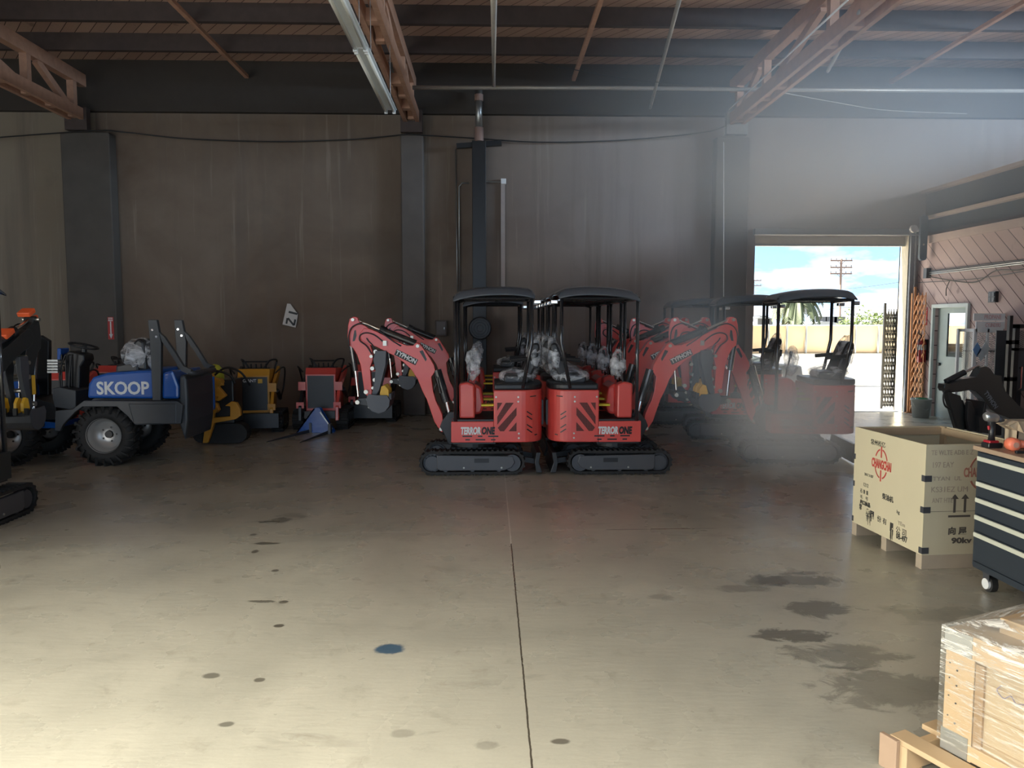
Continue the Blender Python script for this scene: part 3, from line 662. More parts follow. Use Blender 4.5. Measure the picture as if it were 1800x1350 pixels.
def stadium(x0, x1, z0, z1, n=10):
    r = (z1 - z0) / 2; zc = (z0 + z1) / 2; p = []
    for k in range(n + 1): a = R(90 + 180 * k / n); p.append((x0 + r + r * math.cos(a), zc + r * math.sin(a)))
    for k in range(n + 1): a = R(-90 + 180 * k / n); p.append((x1 - r + r * math.cos(a), zc + r * math.sin(a)))
    return p
def along(pts, step):
    """even samples with tangents on a closed outline"""
    n = len(pts); o = []; acc = 0
    for i in range(n):
        a, b = Vector(pts[i]), Vector(pts[(i + 1) % n]); L_ = (b - a).length
        if L_ < 1e-6: continue
        while acc < L_: o.append((a.lerp(b, acc / L_), (b - a).normalized())); acc += step
        acc -= L_
    return o
def track_set(t, S, x0, x1, yc, w, h=.285, belt_m=M_RUBBER, frame_m=M_GREYL, face=-1):
    """one crawler: belt with lugs, side frame, sprocket, idler and rollers"""
    out_, inn = stadium(x0, x1, .012, h), stadium(x0 + .028, x1 - .028, .04, h - .028)
    b = MB(S); n = len(out_); y0, y1 = yc - w / 2, yc + w / 2
    vs = [(p[0], y, p[1]) for y in (y0, y1) for p in out_] + [(p[0], y, p[1]) for y in (y0, y1) for p in inn]
    fs = []
    for i in range(n):
        j = (i + 1) % n
        fs += [(i, j, n + j, n + i), (2 * n + i, 3 * n + i, 3 * n + j, 2 * n + j), (i, 2 * n + i, 2 * n + j, j), (n + i, n + j, 3 * n + j, 3 * n + i)]
    b.add(vs, fs)
    for p, d in along(out_, .062):
        q = Vector((d.y, -d.x)); c = p - q * .0
        b.add([(c.x + d.x * u + q.x * v, y, c.y + d.y * u + q.y * v) for y in (y0, y1) for u, v in ((-.016, -.004), (.016, -.004), (.010, .014), (-.010, .014))],
              [(0, 1, 2, 3), (4, 7, 6, 5), (0, 4, 5, 1), (1, 5, 6, 2), (2, 6, 7, 3), (3, 7, 4, 0)])
    tr = b.build('track', belt_m, t)
    f = face * (w / 2)
    ys = sorted((yc + f * .98, yc + f * .5))
    MB(S).prism([(x0 + .24, .055), (x1 - .24, .055), (x1 - .15, .09), (x1 - .11, .15), (x1 - .14, h - .06), (x0 + .2, h - .045), (x0 + .2, .08)], ys[0], ys[1]).build('side_frame', frame_m, tr, bevel=.008)
    yf = yc + f * 1.0
    g = MB(S)
    for k in (.42, .78): 
        x = x0 + (x1 - x0) * k; g.cyl((x, yf - .006, .09), (x, yf + .006, .09), .011, 8)
    g.build('bolts', M_BOLT, tr)
    MB(S).box(x0 + (x1 - x0) * .52, x0 + (x1 - x0) * .66, min(yf, yf - face * .01), max(yf, yf - face * .01) + .001, .15, .2).build('cover_plate', M_BLACK, tr)
    g = MB(S); yq = sorted((yc + f * .85, yc - f * .2))
    for k in range(14):
        a = 2 * math.pi * k / 14; g.bar((x0 + .145 + .075 * math.cos(a), (yq[0] + yq[1]) / 2, h / 2 + .075 * math.sin(a)), (x0 + .145 + .108 * math.cos(a), (yq[0] + yq[1]) / 2, h / 2 + .108 * math.sin(a)), .05, .018, up=(0, 1, 0))
    g.cyl((x0 + .145, yq[0], h / 2), (x0 + .145, yq[1], h / 2), .085, 20)
    g.build('sprocket', M_GREY, tr)
    MB(S).cyl((x1 - .145, yq[0], h / 2), (x1 - .145, yq[1], h / 2), .1, 20).build('idler', M_GREY, tr)
    for k in range(3): 
        x = x0 + .3 + k * (x1 - x0 - .6) / 2; MB(S).cyl((x, yq[0], .075), (x, yq[1], .075), .035, 12).build('roller', M_GREY, tr)
    return tr
def crumple(cx, cy, cz, rx, ry, rz, seed, amp=.25):
    bm = bmesh.new(); bmesh.ops.create_icosphere(bm, subdivisions=3, radius=1)
    b = MB()
    for v in bm.verts:
        k = 1 + amp * noise.noise(v.co * 2.6 + Vector((seed, seed, 0))) + amp * .5 * noise.noise(v.co * 7 + Vector((0, seed, 0)))
        b.v.append((cx + v.co.x * rx * k, cy + v.co.y * ry * k, cz + v.co.z * rz * k))
    b.f = [[v.index for v in f.verts] for f in bm.faces]; bm.free(); return b

BOOM = [(775, 757), (764, 740), (758, 722), (751, 702), (743, 686), (735, 666), (724, 649), (710, 636), (696, 626), (682, 619), (662, 609), (648, 605), (636, 596), (634, 586), (641, 577), (652, 578),
        (666, 584), (682, 592), (700, 601), (716, 607), (727, 607), (732, 602), (739, 604), (747, 615), (756, 628), (764, 642), (766, 652), (759, 662), (762, 686), (767, 704), (773, 716), (778, 728), (780, 744), (780, 756), (778, 759)]
STICK = [(622, 557), (616, 560), (613, 572), (612, 590), (614, 606), (622, 612), (629, 624), (635, 642), (638, 662), (641, 684), (643, 692), (648, 697), (654, 697), (655, 690), (653, 664), (652, 645), (657, 630), (655, 615),
         (652, 607), (655, 596), (658, 588), (652, 580), (645, 574), (637, 570), (632, 566), (630, 559), (627, 557)]
def excavator(S, label, group=None, paint=None, tilt=0, dark=False):
    M_RED = paint or MATS['red machine paint']; before = set(bpy.data.objects)
    t = thing('mini_excavator', label, 'excavator', (OX, YB, 0), 0, group)
    mb = lambda: MB(S)
    NF = -.45                                      # near face of the body
    # undercarriage
    xa, xb = Lc(738, 838, -.45)[0], Lc(922, 838, -.45)[0]
    for yc, fc in ((-.36, -1), (.36, 1)): track_set(t, S, xa, xb, yc, .18, face=fc)
    mb().box(xa + .35, xb - .35, -.28, .28, .12, .3).cyl(((xa + xb) / 2, 0, .28), ((xa + xb) / 2, 0, .40), .26, 24).build('undercarriage', M_BLACK, t)
    bx = xb + .16
    bl = mb().prism([(bx - .02, .03), (bx + .05, .0 + .03), (bx + .01, .15), (bx + .03, .27), (bx - .02, .27), (bx - .04, .15)], -.46, .46).build('dozer_blade', M_BLACK, t, bevel=.005)
    g = mb()
    for s in (-1, 1): g.bar((xb - .45, s * .2, .22), (bx, s * .2, .12), .05, .06)
    g.build('blade_arm', M_BLACK, bl)
    # platform and side panels
    z0, z1, zr = Lc(870, 778, NF)[1], Lc(870, 741, NF)[1], Lc(900, 686, NF)[1]
    x0, x1, x2, x3 = Lc(793, 760, NF)[0], Lc(868, 760, NF)[0], Lc(917, 760, NF)[0], Lc(951, 760, 0)[0]
    arc = [(x2 + (x3 - x2) * math.sin(R(a)) ** 1.0, -.45 * math.cos(R(a)) ** .55) for a in range(0, 91, 10)]
    plan = [(x1, -.45)] + arc + [(a, -b) for a, b in arc[::-1][1:]] + [(x1, .45)]
    rear = MB(S).prism(plan, z0, zr, axis='z').build('engine_hood', M_RED, t, bevel=.012)
    mb().prism([(a * .985 + .01, b * .97) for a, b in plan], zr, zr + .075, axis='z').build('hood_top', M_BLACK, t, bevel=.02)
    mb().box(x0, x1, -.45, -.42, z0, z1).box(x0, x1, .42, .45, z0, z1).box(x0, x0 + .03, -.42, .42, z0, z1).build('side_skirt', M_RED, t, bevel=.008)
    mb().box(x0 + .02, x1 + .02, -.42, .42, z0 - .02, z1 + .02).build('floor_deck', M_BLACK, t)
    gy = NF - .003
    gr = mb()
    for q in (((874, 708), (883, 708), (874, 722)), ((889, 708), (903, 708), (874, 747), (874, 733)), ((908, 716), (908, 730), (886, 758), (879, 758), (875, 752)), ((908, 742), (908, 758), (894, 758))):
        gr.prism(poly(q, NF), gy, NF + .002)
    gr.build('grille', M_GRILLE, rear)
    sl = mb()
    for a, b in (((813, 767), (830, 767)), ((840, 767), (848, 767)), ((858, 767), (876, 767)), ((818, 773), (826, 773)), ((836, 773), (853, 773)), ((863, 773), (871, 773))):
        p, q = Lc(*a, NF), Lc(*b, NF); sl.box(p[0], q[0], gy, NF, p[1] - .008, p[1] + .008)
    sl.build('vent_slots', M_BLACK, t)
    sl = mb()
    def ypl(x): 
        u = min(1, max(0, (x - x2) / (x3 - x2))); return -.45 * (math.cos(math.asin(u)) ** .55)
    for (a, b) in (((926, 723), (935, 729)), ((926, 731), (935, 737)), ((926, 746), (935, 752)), ((926, 754), (935, 760)), ((932, 697), (942, 696)), ((940, 765), (944, 764))):
        p, q = Lc(*a, NF + .02), Lc(*b, NF + .04)
        sl.bar((p[0], ypl(p[0]) - .002, p[1]), (q[0], ypl(q[0]) - .002, q[1]), .012, .012)
    sl.build('louvre_slots', M_BLACK, rear)
    bo = mb()
    for a in ((872, 698), (911, 698), (911, 706), (912, 762), (912, 770)):
        p = Lc(*a, NF); bo.cyl((p[0], gy - .004, p[1]), (p[0], NF, p[1]), .011, 10)
    bo.build('bolts', M_BOLT, rear)
    p = Lc(952, 716, 0)
    mb().prism(rrect(p[0] - .035, p[0] + .012, z0 + .17, zr - .14, .02), -.15, .15).build('rear_light_recess', M_BLACK, rear)
    # lettering on the skirt
    a, b = Lc(809, 758, NF), Lc(845, 758, NF); c = Lc(870, 758, NF)
    M = lambda xx, zz, an=0: frontM(S * xx, gy - .001, zz, an)
    L1, L2 = ('TERROR', 'ONE')
    mid1, mid2 = (a[0] + b[0]) / 2, (b[0] + c[0]) / 2
    if S < 0: mid1, mid2 = (c[0] - (b[0] - a[0]) / 2), (a[0] + (c[0] - b[0]) / 2)
    if dark: text('lettering', 'TERROR', .12, M((a[0] + c[0]) / 2, a[1] + .05, 0), M_WHITE, t, width=.36, height=.07); text('lettering', 'XIII', .12, M((a[0] + c[0]) / 2, a[1] - .05, 0), M_WHITE, t, width=.22, height=.09)
    else: text('lettering', L1, .12, M(mid1, a[1], 0), M_WHITE, t, bold=.006, shear=.15, width=(b[0] - a[0]) * .98, height=.092)
    if not dark: text('lettering', L2, .12, M(mid2, a[1], 0), M_BLKT, t, bold=.006, shear=.15, width=(c[0] - b[0]) * .95, height=.092)
    # control column, pedals, seat
    cp = mb().prism([Lc(808, 734, -.3), Lc(835, 734, -.3), Lc(834, 676, -.3), Lc(822, 671, -.3), Lc(807, 674, -.3)], -.38, -.16).build('control_column', M_RED, t, bevel=.02)
    mb().prism([Lc(833, 728, -.1), Lc(846, 726, -.1), Lc(851, 712, -.1), Lc(846, 680, -.1), Lc(833, 672, -.1)], -.2, .38).build('console_side', M_RED, cp, bevel=.03)
    for k in range(3):
        yy = -.34 + k * .3; p = Lc(846, 712, -.3)
        mb().box(p[0], p[0] + .17, yy, yy + .12, p[1] - .012 + k * .04, p[1] + .012 + k * .04).build('pedal', M_YELB, t, bevel=.004)
    for yy in (-.29, .26):
        p, q = Lc(822, 674, -.3), Lc(830, 632, -.3)
        lv = mb().tube(curve_pts([(p[0], yy, p[1]), (p[0] + .02, yy, p[1] + .12), (q[0], yy, q[1])]), .011, 8).cyl((q[0], yy, q[1] - .02), (q[0] + .01, yy, q[1] + .07), .02, 10).build('control_lever', M_BLACK, t, smooth=True)
        if yy < 0:
            c_ = crumple(q[0] + .01, yy, q[1] - .06, .085, .1, .17, 3 + S, .45); c_.S = S; c_.v = [(S * v[0], v[1], v[2]) for v in c_.v]
            c_.build('plastic_cover', M_WRAP, lv, smooth=True)
    zs = zr + .06
    xs0, xs1 = Lc(886, 670, -.2)[0], Lc(930, 670, -.2)[0]
    st = mb().prism(rrect(xs0, xs1, zs, zs + .10, .04), -.24, .24).build('seat', M_VINYL, t, bevel=.02)
    xr, zt = Lc(941, 604, -.2); 
    pts = [(xs1 - .11, zs + .07), (xs1 + .0, zs + .03), (xs1 + .07, zs + .18), (xr + .06, zt - .04), (xr + .035, zt + .01), (xr - .02, zt + .01), (xr - .055, zt - .06), (xs1 - .06, zs + .2)]
    br = mb().prism(pts, -.22, .22).build('seat_back', M_VINYL, t, bevel=.03)
    c_ = crumple((xs0 + xs1) / 2 + .02, 0, zs + .08, .24, .29, .10, 5, .18); c_.v = [(S * v[0], v[1], v[2]) for v in c_.v]; c_.build('plastic_cover', M_WRAP, st, smooth=True)
    c_ = crumple((xs1 + xr) / 2 + .02, 0, (zs + zt) / 2 + .05, .10, .25, .27, 8, .16)
    sh = (xr - xs1) / (zt - zs); c_.v = [(S * (v[0] + (v[2] - (zs + zt) / 2) * sh * .8), v[1], v[2]) for v in c_.v]; c_.build('plastic_cover', M_WRAP, br, smooth=True)
    for s in (-1, 1):
        mb().tube([(xs1 + .02, s * .27, zs + .3), (xs0 + .08, s * .27, zs + .28)], .025, 8).build('armrest', M_VINYL, t)
    # canopy
    zc = Lc(860, 524, NF)[1]
    fx, rx_ = Lc(800, 600, NF)[0], Lc(935, 600, NF)[0]
    for s in (-1, 1):
        mb().tube([(fx, s * .43, z1), (fx, s * .43, zc + .02)], .021, 10).build('canopy_post', M_BLACKG, t, smooth=True)
        zz = Lc(900, 607, NF)[1]; xl = Lc(919, 690, NF)[0]
        mb().tube([(xl, s * .43, zr + .02), (rx_ - .012, s * .43, zz - .03), (rx_, s * .43, zz + .03), (rx_, s * .43, zc + .02)], .021, 10).build('canopy_post', M_BLACKG, t, smooth=True)
        mb().tube([(fx, s * .43, zc), (rx_, s * .43, zc)], .018, 8).build('canopy_rail', M_BLACKG, t)
    mb().tube([(fx, -.43, zc - .01), (fx, .43, zc - .01)], .018, 8).tube([(rx_, -.43, zc - .01), (rx_, .43, zc - .01)], .018, 8).build('canopy_cross_tube', M_BLACKG, t)
    ca, cb = Lc(793, 520, -.5)[0], Lc(944, 520, -.5)[0]
    ze, zp = zc + .0, Lc(880, 507, 0)[1]
    nx, ny = 22, 14; vs = []; fs = []; W = .54
    for layer in (0, 1):
        for i in range(nx + 1):
            for j in range(ny + 1):
                u, v = -1 + 2 * i / nx, -1 + 2 * j / ny
                # rounded outline
                X = (ca + cb) / 2 + (cb - ca) / 2 * u * (1 - .05 * v * v * abs(u)); Yv = W * v * (1 - .06 * abs(u) ** 3)
                crown = (1 - abs(u) ** 2.4) * .055 + (1 - abs(v) ** 4) * .05
                skew = .018 * u
                edge = max(abs(u), abs(v)); drop = -.05 * max(0, (edge - .86) / .14) ** 1.5
                z = ze + .04 + crown + skew + drop - (.018 if layer else 0) * (1 if edge < 1 else 1)
                vs.append((X, Yv, z))
    q = (nx + 1) * (ny + 1); 
    for i in range(nx):
        for j in range(ny):
            a_ = i * (ny + 1) + j; r_ = (a_, a_ + ny + 1, a_ + ny + 2, a_ + 1)
            fs.append(r_); fs.append(tuple(k + q for k in r_[::-1]))
    rim = [i * (ny + 1) for i in range(nx + 1)] + [nx * (ny + 1) + j for j in range(1, ny + 1)] + [i * (ny + 1) + ny for i in range(nx - 1, -1, -1)] + [j for j in range(ny - 1, 0, -1)]
    for k in range(len(rim)):
        a_, b_ = rim[k], rim[(k + 1) % len(rim)]; fs.append((a_, b_, b_ + q, a_ + q))
    cn = mb().add(vs, fs).build('canopy', M_CANOPY, t, smooth=True)
    mb().box(ca + .12, cb - .1, -.40, .40, zc - .0, zc + .02).build('canopy_liner', M_BLACK, cn)
    p = Lc(948, 531, NF)
    for s in (-1, 1): mb().box(p[0] - .05, p[0] + .03, s * .3 - .05, s * .3 + .05, p[1] - .02, p[1] + .03).build('work_light', M_CHROME, cn, bevel=.01)
    mb().prism([Lc(782, 762), Lc(774, 748), Lc(778, 738), Lc(790, 722), Lc(800, 722), Lc(812, 745), Lc(812, 775), Lc(790, 780)], -.10, .10).build('swing_post', M_BLACK, t, bevel=.008)
    if tilt: return t
    # boom, stick, cylinders, bucket
    hb = .065
    boom = mb().prism(poly(BOOM), -hb, hb).build('boom', M_RED, t, bevel=.006)
    stick = mb().prism(poly(STICK), -.05, .05).build('stick', M_RED, t, bevel=.006)
    a = Lc(713, 627); pl = mb()
    ang = -math.atan2(635 - 619, 731 - 699) * (1 if S > 0 else -1)
    pc = Lc(715, 627.5); w_, h_ = .285, .075
    R2 = lambda dx, dz: (pc[0] + dx * math.cos(abs(ang)) + dz * math.sin(abs(ang)), pc[1] - dx * math.sin(abs(ang)) + dz * math.cos(abs(ang)))
    pl.prism([R2(-w_ / 2, -h_ / 2), R2(w_ / 2, -h_ / 2), R2(w_ / 2, h_ / 2), R2(-w_ / 2, h_ / 2)], -hb - .002, -hb).build('decal', M_BLKT, boom)
    text('lettering', 'TYPHON', .08, frontM(S * pc[0], -hb - .0035, pc[1], ang), M_WHITE, boom, bold=.0025, width=.265, height=.058)
    q1 = poly([(738, 617), (744, 615), (751, 631), (749, 635)]); mb().prism(q1, -hb - .002, -hb).build('service_slot', M_BLACK, boom)
    def cyl2(p, q, r, nm, m, par, yy=0): 
        a_, b_ = Lc(*p), Lc(*q); return mb().cyl((a_[0], yy, a_[1]), (b_[0], yy, b_[1]), r, 14).build(nm, m, par, smooth=False)
    c1 = cyl2((670, 580), (731, 604), .045, 'arm_cylinder', M_BLACKG, t); cyl2((622, 560), (672, 581), .017, 'rod', M_CHROME, c1)
    a_, b_ = Lc(668, 579), Lc(678, 583); mb().cyl((a_[0], 0, a_[1]), (b_[0], 0, b_[1]), .055, 14).build('gland', M_BLACK, c1)
    c2 = cyl2((618, 607), (625, 652), .034, 'bucket_cylinder', M_BLACKG, t); cyl2((625, 650), (630, 697), .016, 'rod', M_CHROME, c2)
    c3 = cyl2((768, 650), (785, 706), .055, 'boom_cylinder', M_BLACKG, t, -.02); cyl2((784, 702), (791, 732), .022, 'rod', M_CHROME, c3, -.02)
    hz = mb()
    for k in (-.045, .0): hz.tube(curve_pts([(Lc(770 + 60 * k, 662)[0], -.08, Lc(770, 662)[1]), (Lc(772, 676)[0], -.085, Lc(772, 676)[1]), (Lc(776 + 40 * k, 690)[0], -.085, Lc(776, 690)[1])]), .01, 6)
    hz.tube(curve_pts([(Lc(770, 668)[0], -.03, Lc(770, 668)[1]), (Lc(763, 690)[0], -.03, Lc(763, 690)[1]), (Lc(770, 712)[0], -.03, Lc(770, 712)[1])]), .009, 6)
    hz.build('hose', M_HOSE, c3)
    # pins
    g = mb()
    for (a_, r_) in (((622, 562), .02), ((735, 608), .02), ((776, 753), .022), ((645, 688), .026), ((630, 706), .026), ((648, 701), .018), ((651, 714), .018), ((662, 618), .026), ((654, 626), .02), ((656, 647), .024), ((660, 667), .022), ((657, 681), .018), ((791, 732), .02)):
        p = Lc(*a_); g.cyl((p[0], -.085, p[1]), (p[0], .085, p[1]), r_, 12)
    g.build('pins', M_BOLT, t)
    mb().prism(poly([(621, 600), (624, 581), (627, 580), (628, 590), (625, 599)]), -.053, -.05).build('service_slot', M_BLACK, stick)
    # hoses over the stick
    h = mb()
    def hose(pts, y=-.075): h.tube(curve_pts([(Lc(*p)[0], y, Lc(*p)[1]) for p in pts]), .0085, 6)
    hose([(616, 607), (615, 590), (620, 576), (633, 569), (646, 571)]); hose([(655, 622), (646, 608), (634, 598), (636, 588), (648, 585), (662, 590), (678, 603)])
    hose([(661, 615), (656, 606), (650, 600), (646, 594)]); hose([(646, 571), (668, 582), (690, 598), (706, 608)], -.07)
    h.build('hoses', M_HOSE, t, smooth=True)
    p = Lc(678, 603); mb().box(p[0] - .022, p[0] + .022, -.09, -.065, p[1] - .03, p[1] + .03).build('hose_clamp', M_BOLT, t)
    # thumb: two black plates, yellow fingers
    for yy in (-.10, .055):
        mb().prism(poly([(662, 616), (681, 616), (680, 640), (674, 664), (669, 684), (660, 700), (656, 690), (660, 672), (662, 650), (658, 632)]), yy, yy + .045).build('thumb_plate', M_GREY, t, bevel=.004)
    for k, yy in enumerate((-.17, -.10, .03, .10)):
        dx = 0 if k < 2 else 0
        mb().prism(poly([(674, 677), (680, 675), (686, 683), (687, 694), (682, 698), (674, 697), (671, 690)]), yy, yy + .03).build('yellow_finger', M_YEL, t, bevel=.003)
    # bucket
    bk = [(648, 698), (652, 690), (668, 692), (684, 692), (689, 700), (688, 711), (681, 720), (670, 724), (658, 720), (651, 712)]
    bu = mb()
    for yy in (-.20, .185): bu.prism(poly(bk), yy, yy + .015)
    sh = poly([(649, 698), (651, 712), (658, 720), (670, 724), (681, 720), (688, 711), (689, 702)]); 
    n = len(sh); cx_, cz_ = Lc(669, 704)
    inn = [(cx_ + (x - cx_) * .93, cz_ + (z - cz_) * .93) for x, z in sh]
    bu.prism(sh + inn[::-1], -.19, .19)
    bu = bu.build('bucket', M_GREY, t, bevel=.003)
    mb().prism(poly([(627, 704), (631, 700), (650, 698), (652, 714), (640, 712), (630, 710)]), -.04, .04).build('bucket_link', M_BLACK, t, bevel=.004)
    for k in range(4): p = Lc(689, 700); y_ = -.18 + k * .11; mb().box(p[0] - .015, p[0] + .015, y_, y_ + .035, p[1], p[1] + .07).build('bucket_tooth', M_BLACK, bu)
    if dark and not tilt:
        for a_, b_, yy in (((680, 582), (700, 592), 0), ((624, 552), (640, 560), -.01)):
            p, q = Lc(*a_), Lc(*b_); mb().bar((p[0], yy, p[1] + .03), (q[0], yy, q[1] + .03), .13, .05, up=(0, 0, 1)).build('orange_guard', M_ORANGE, t, bevel=.01)
        p, q = Lc(616, 556), Lc(611, 590); mb().bar((p[0], 0, p[1]), (q[0], 0, q[1]), .12, .03, up=(0, 1, 0)).build('orange_guard', M_ORANGE, t, bevel=.01)
        p = Lc(640, 660); mb().box(p[0] - .03, p[0] + .03, .052, .056, p[1] - .1, p[1] + .1).build('warning_tag', M_YEL, t)
    return t

exL = excavator(1, 'front red mini excavator facing left, boom raised, white and black TERRORONE lettering', None)
exL2 = copy_tree(exL); exL2.location.y = 12.55; exL2['label'] = 'second red mini excavator facing left, standing behind the front left one'
exR = excavator(-1, 'front red mini excavator facing right, rear to rear with the left one', None)
xm = 2 * at(960.5, 760, 8.91).x - OX
exR.location.x = xm
for y, l in ((10.5, 'second red mini excavator in the row facing right, directly behind the front one'), (11.62, 'third red mini excavator in the row facing right'), (12.75, 'last red mini excavator in the row facing right, nearest the back wall')):
    c = copy_tree(exR); c.location = (xm, y, 0); c['label'] = l
for px, y, rz, l in ((1397, 9.95, -8, 'backlit red mini excavator facing left, in front of the bright doorway'), (1290, 11.95, -9, 'farther backlit mini excavator behind the one before the doorway'),
                (1205, 13.7, -4, 'farthest mini excavator facing left, beside the doorway edge')):
    c = copy_tree(exL); c.location = (at(px, 650, y).x, y, 0); c.rotation_euler = (0, 0, R(rz)); c['label'] = l

M_DARKP = mat('black green machine paint', (.022, .026, .026), .3, coat=.3)
e = excavator(1, 'black mini excavator cut off by the left edge, XIII on its side, orange hose guards', None, paint=M_DARKP, dark=True)
e.location = (-4.78, 6.62, 0); e.rotation_euler = (0, 0, R(-90))
BYY = 8.9
e = excavator(1, 'black mini excavator with lowered boom behind the open plywood crate', None, paint=M_DARKP, tilt=1, dark=True)
e.location = (at(1862, 700, BYY).x - Lc(795, 750)[0], BYY, 0)
def Lb(X, Y_): q = at(1640 + X / 6.75, 600 + Y_ / 6.75, BYY); return (q.x - e.location.x, q.z)
lb = lambda pts: [Lb(*p) for p in pts]
bo = MB().prism(lb([(100, 500), (150, 500), (330, 440), (470, 420), (530, 305), (590, 292), (640, 320), (690, 395), (770, 400), (775, 470), (820, 590), (960, 740), (1150, 900), (1330, 1000), (1340, 1080), (1180, 1080), (1000, 1000), (850, 900),
                    (720, 850), (640, 800), (560, 680), (470, 590), (400, 570), (290, 592), (190, 600), (110, 590), (90, 550)]), -.07, .07).build('boom', M_DARKP, e, bevel=.006)
c = Lb(640, 690); text('lettering', 'TYPHON', .08, frontM(c[0], -.072, c[1], R(-53)), mat('dull grey lettering', (.16, .19, .22), .6), bo, bold=.002, width=.235, height=.055)
st_ = MB().prism(lb([(100, 500), (160, 520), (200, 610), (300, 640), (340, 800), (345, 1050), (270, 1050), (200, 820), (150, 640)]), -.05, .05).build('stick', M_DARKP, e, bevel=.006)
p, q = Lb(150, 500), Lb(540, 318); cy = MB().cyl((q[0], -.0, q[1] + .03), ((p[0] * .45 + q[0] * .55), 0, (p[1] * .45 + q[1] * .55) + .03), .016, 12).build('arm_rod', M_CHROME, e)
MB().cyl((p[0], 0, p[1] + .02), ((p[0] * .42 + q[0] * .58), 0, (p[1] * .42 + q[1] * .58) + .03), .034, 14).build('arm_cylinder', M_BLACKG, e)
MB().tube(curve_pts([(Lb(*k)[0], -.08, Lb(*k)[1]) for k in ((160, 575), (90, 600), (75, 680), (100, 760), (160, 800), (190, 880), (225, 1010))]), .011, 6).build('hose', M_HOSE, e, smooth=True)
for yy in (-.12, .04):
    MB().prism(lb([(345, 700), (380, 700), (420, 800), (440, 900), (470, 1050), (360, 1050), (330, 900)]), yy, yy + .05).build('thumb_plate', M_BLACK, e, bevel=.004)
MB().prism(lb([(500, 695), (520, 700), (515, 800), (530, 900), (548, 1070), (480, 1060), (440, 1060), (430, 880), (470, 870)]), -.18, .18).build('bucket', M_BLACK, e, bevel=.004)

# ------------------------------------------------------------------ blue wheel loader
def wheel(mb, t, x, z, yo, yi, R_, rim=.21, label=None):
    """lugged tyre between the outer plane yo and the inner plane yi"""
    s = 1 if yi > yo else -1; w = abs(yi - yo)
    ty = mb().ring(x, z, [(rim, yo + s * .03), (rim + .03, yo + s * .005), (R_ - .09, yo), (R_ - .03, yo + s * .03), (R_ - .02, yo + s * w / 2), (R_ - .03, yi - s * .03), (R_ - .09, yi), (rim, yi - s * .03)], 36).build('tyre', M_RUBBER, t, smooth=True)
    g = mb()
    for k in range(22):
        a = 2 * math.pi * k / 22
        for h in (0, 1):
            ya, yb = (yo + s * .01, yo + s * w * .55) if h else (yi - s * .01, yo + s * w * .45)
            aa, ab = a + h * .14, a + h * .14 + .16
            g.bar((x + (R_ - .015) * math.cos(aa), ya, z + (R_ - .015) * math.sin(aa)), (x + (R_ - .005) * math.cos(ab), yb, z + (R_ - .005) * math.sin(ab)), .03, .045)
            if h: g.bar((x + (R_ - .02) * math.cos(aa), ya, z + (R_ - .02) * math.sin(aa)), (x + (R_ - .10) * math.cos(aa - .05), yo - s * .004, z + (R_ - .10) * math.sin(aa - .05)), .03, .02)
    g.build('tread_lugs', M_RUBBER, ty)
    rm = mb().ring(x, z, [(rim + .012, yo + s * .01), (rim + .004, yo + s * .03), (rim - .01, yo + s * .05), (rim - .03, yo + s * .10), (rim - .05, yo + s * .15), (.05, yo + s * .16), (.0, yo + s * .16)], 36).build('rim', mat('grey wheel rim', (.42, .42, .41), .35, .5), t, smooth=True)
    g = mb()
    for k in range(5):
        a = 2 * math.pi * k / 5; g.cyl((x + .09 * math.cos(a), yo + s * .15, z + .09 * math.sin(a)), (x + .09 * math.cos(a), yo + s * .17, z + .09 * math.sin(a)), .012, 8)
    g.cyl((x, yo + s * .13, z), (x, yo + s * .17, z), .045, 16).build('hub', M_BLACK, rm)
LY = 10.15; LOX = at(230, 820, 9.6).x
def Ll(px, py, y=-.55):
    q = at(px, py, LY + y); return (q.x - LOX, q.z)
lp = lambda pts, y=-.55: [Ll(a, b, y) for a, b in pts]
t = thing('wheel_loader', 'blue compact wheel loader lettered SKOOP with black roll bar at the left', 'loader', (LOX, LY, 0))
mb = lambda: MB()
wc = Ll(182, 766); fw_ = wc[0] - 1.22
for x in (wc[0], fw_):
    wheel(mb, t, x, .385, -.56, -.30, .385); wheel(mb, t, x, .385, .56, .30, .385)
for x in (wc[0], fw_): mb().cyl((x, -.4, .385), (x, .4, .385), .06, 12).build('axle', M_BLACK, t)
mb().prism(lp([(97, 757), (98, 722), (128, 719), (148, 704), (312, 705), (322, 712), (318, 745), (238, 747), (226, 733), (206, 715), (146, 715), (133, 724), (112, 746), (106, 758)]), -.56, -.50).build('fender', M_SLATE, t, bevel=.008)
mb().prism(lp([(112, 722), (148, 704), (312, 705), (322, 712), (318, 745), (238, 747), (150, 735)]), -.30, .52).build('rear_chassis', M_BLACK, t)
mb().prism(lp([(226, 709), (311, 709), (311, 745), (236, 746)]), -.565, -.30).build('side_box', M_SLATE, t, bevel=.012)
cw = mb().prism(lp([(312, 662), (320, 658), (325, 668), (327, 700), (327, 742), (322, 776), (312, 748)]), -.50, .42).build('counterweight', M_SLATE, t, bevel=.03)
mb().prism(lp([(324, 672), (327, 672), (329, 730), (327, 736)]), .40, .44).build('blue_trim', M_BLUE, cw)
hood = mb().prism(lp([(149, 701), (151, 676), (159, 663), (184, 656), (240, 652), (266, 651), (266, 702)]), -.50, .50).build('hood', MATS.get('hood blue') or mat('hood blue', (.012, .10, .42), .42, var=.05), t, bevel=.03)
mb().prism(lp([(281, 702), (282, 656), (300, 651), (304, 661), (311, 680), (311, 702)]), -.50, .42).build('rear_hood', M_BLUE, t, bevel=.03)
c = Ll(212.5, 684); a, b = Ll(166, 684), Ll(259, 684)
M_SK = mat('pale lettering', (.80, .84, .84), .6, var=.02)
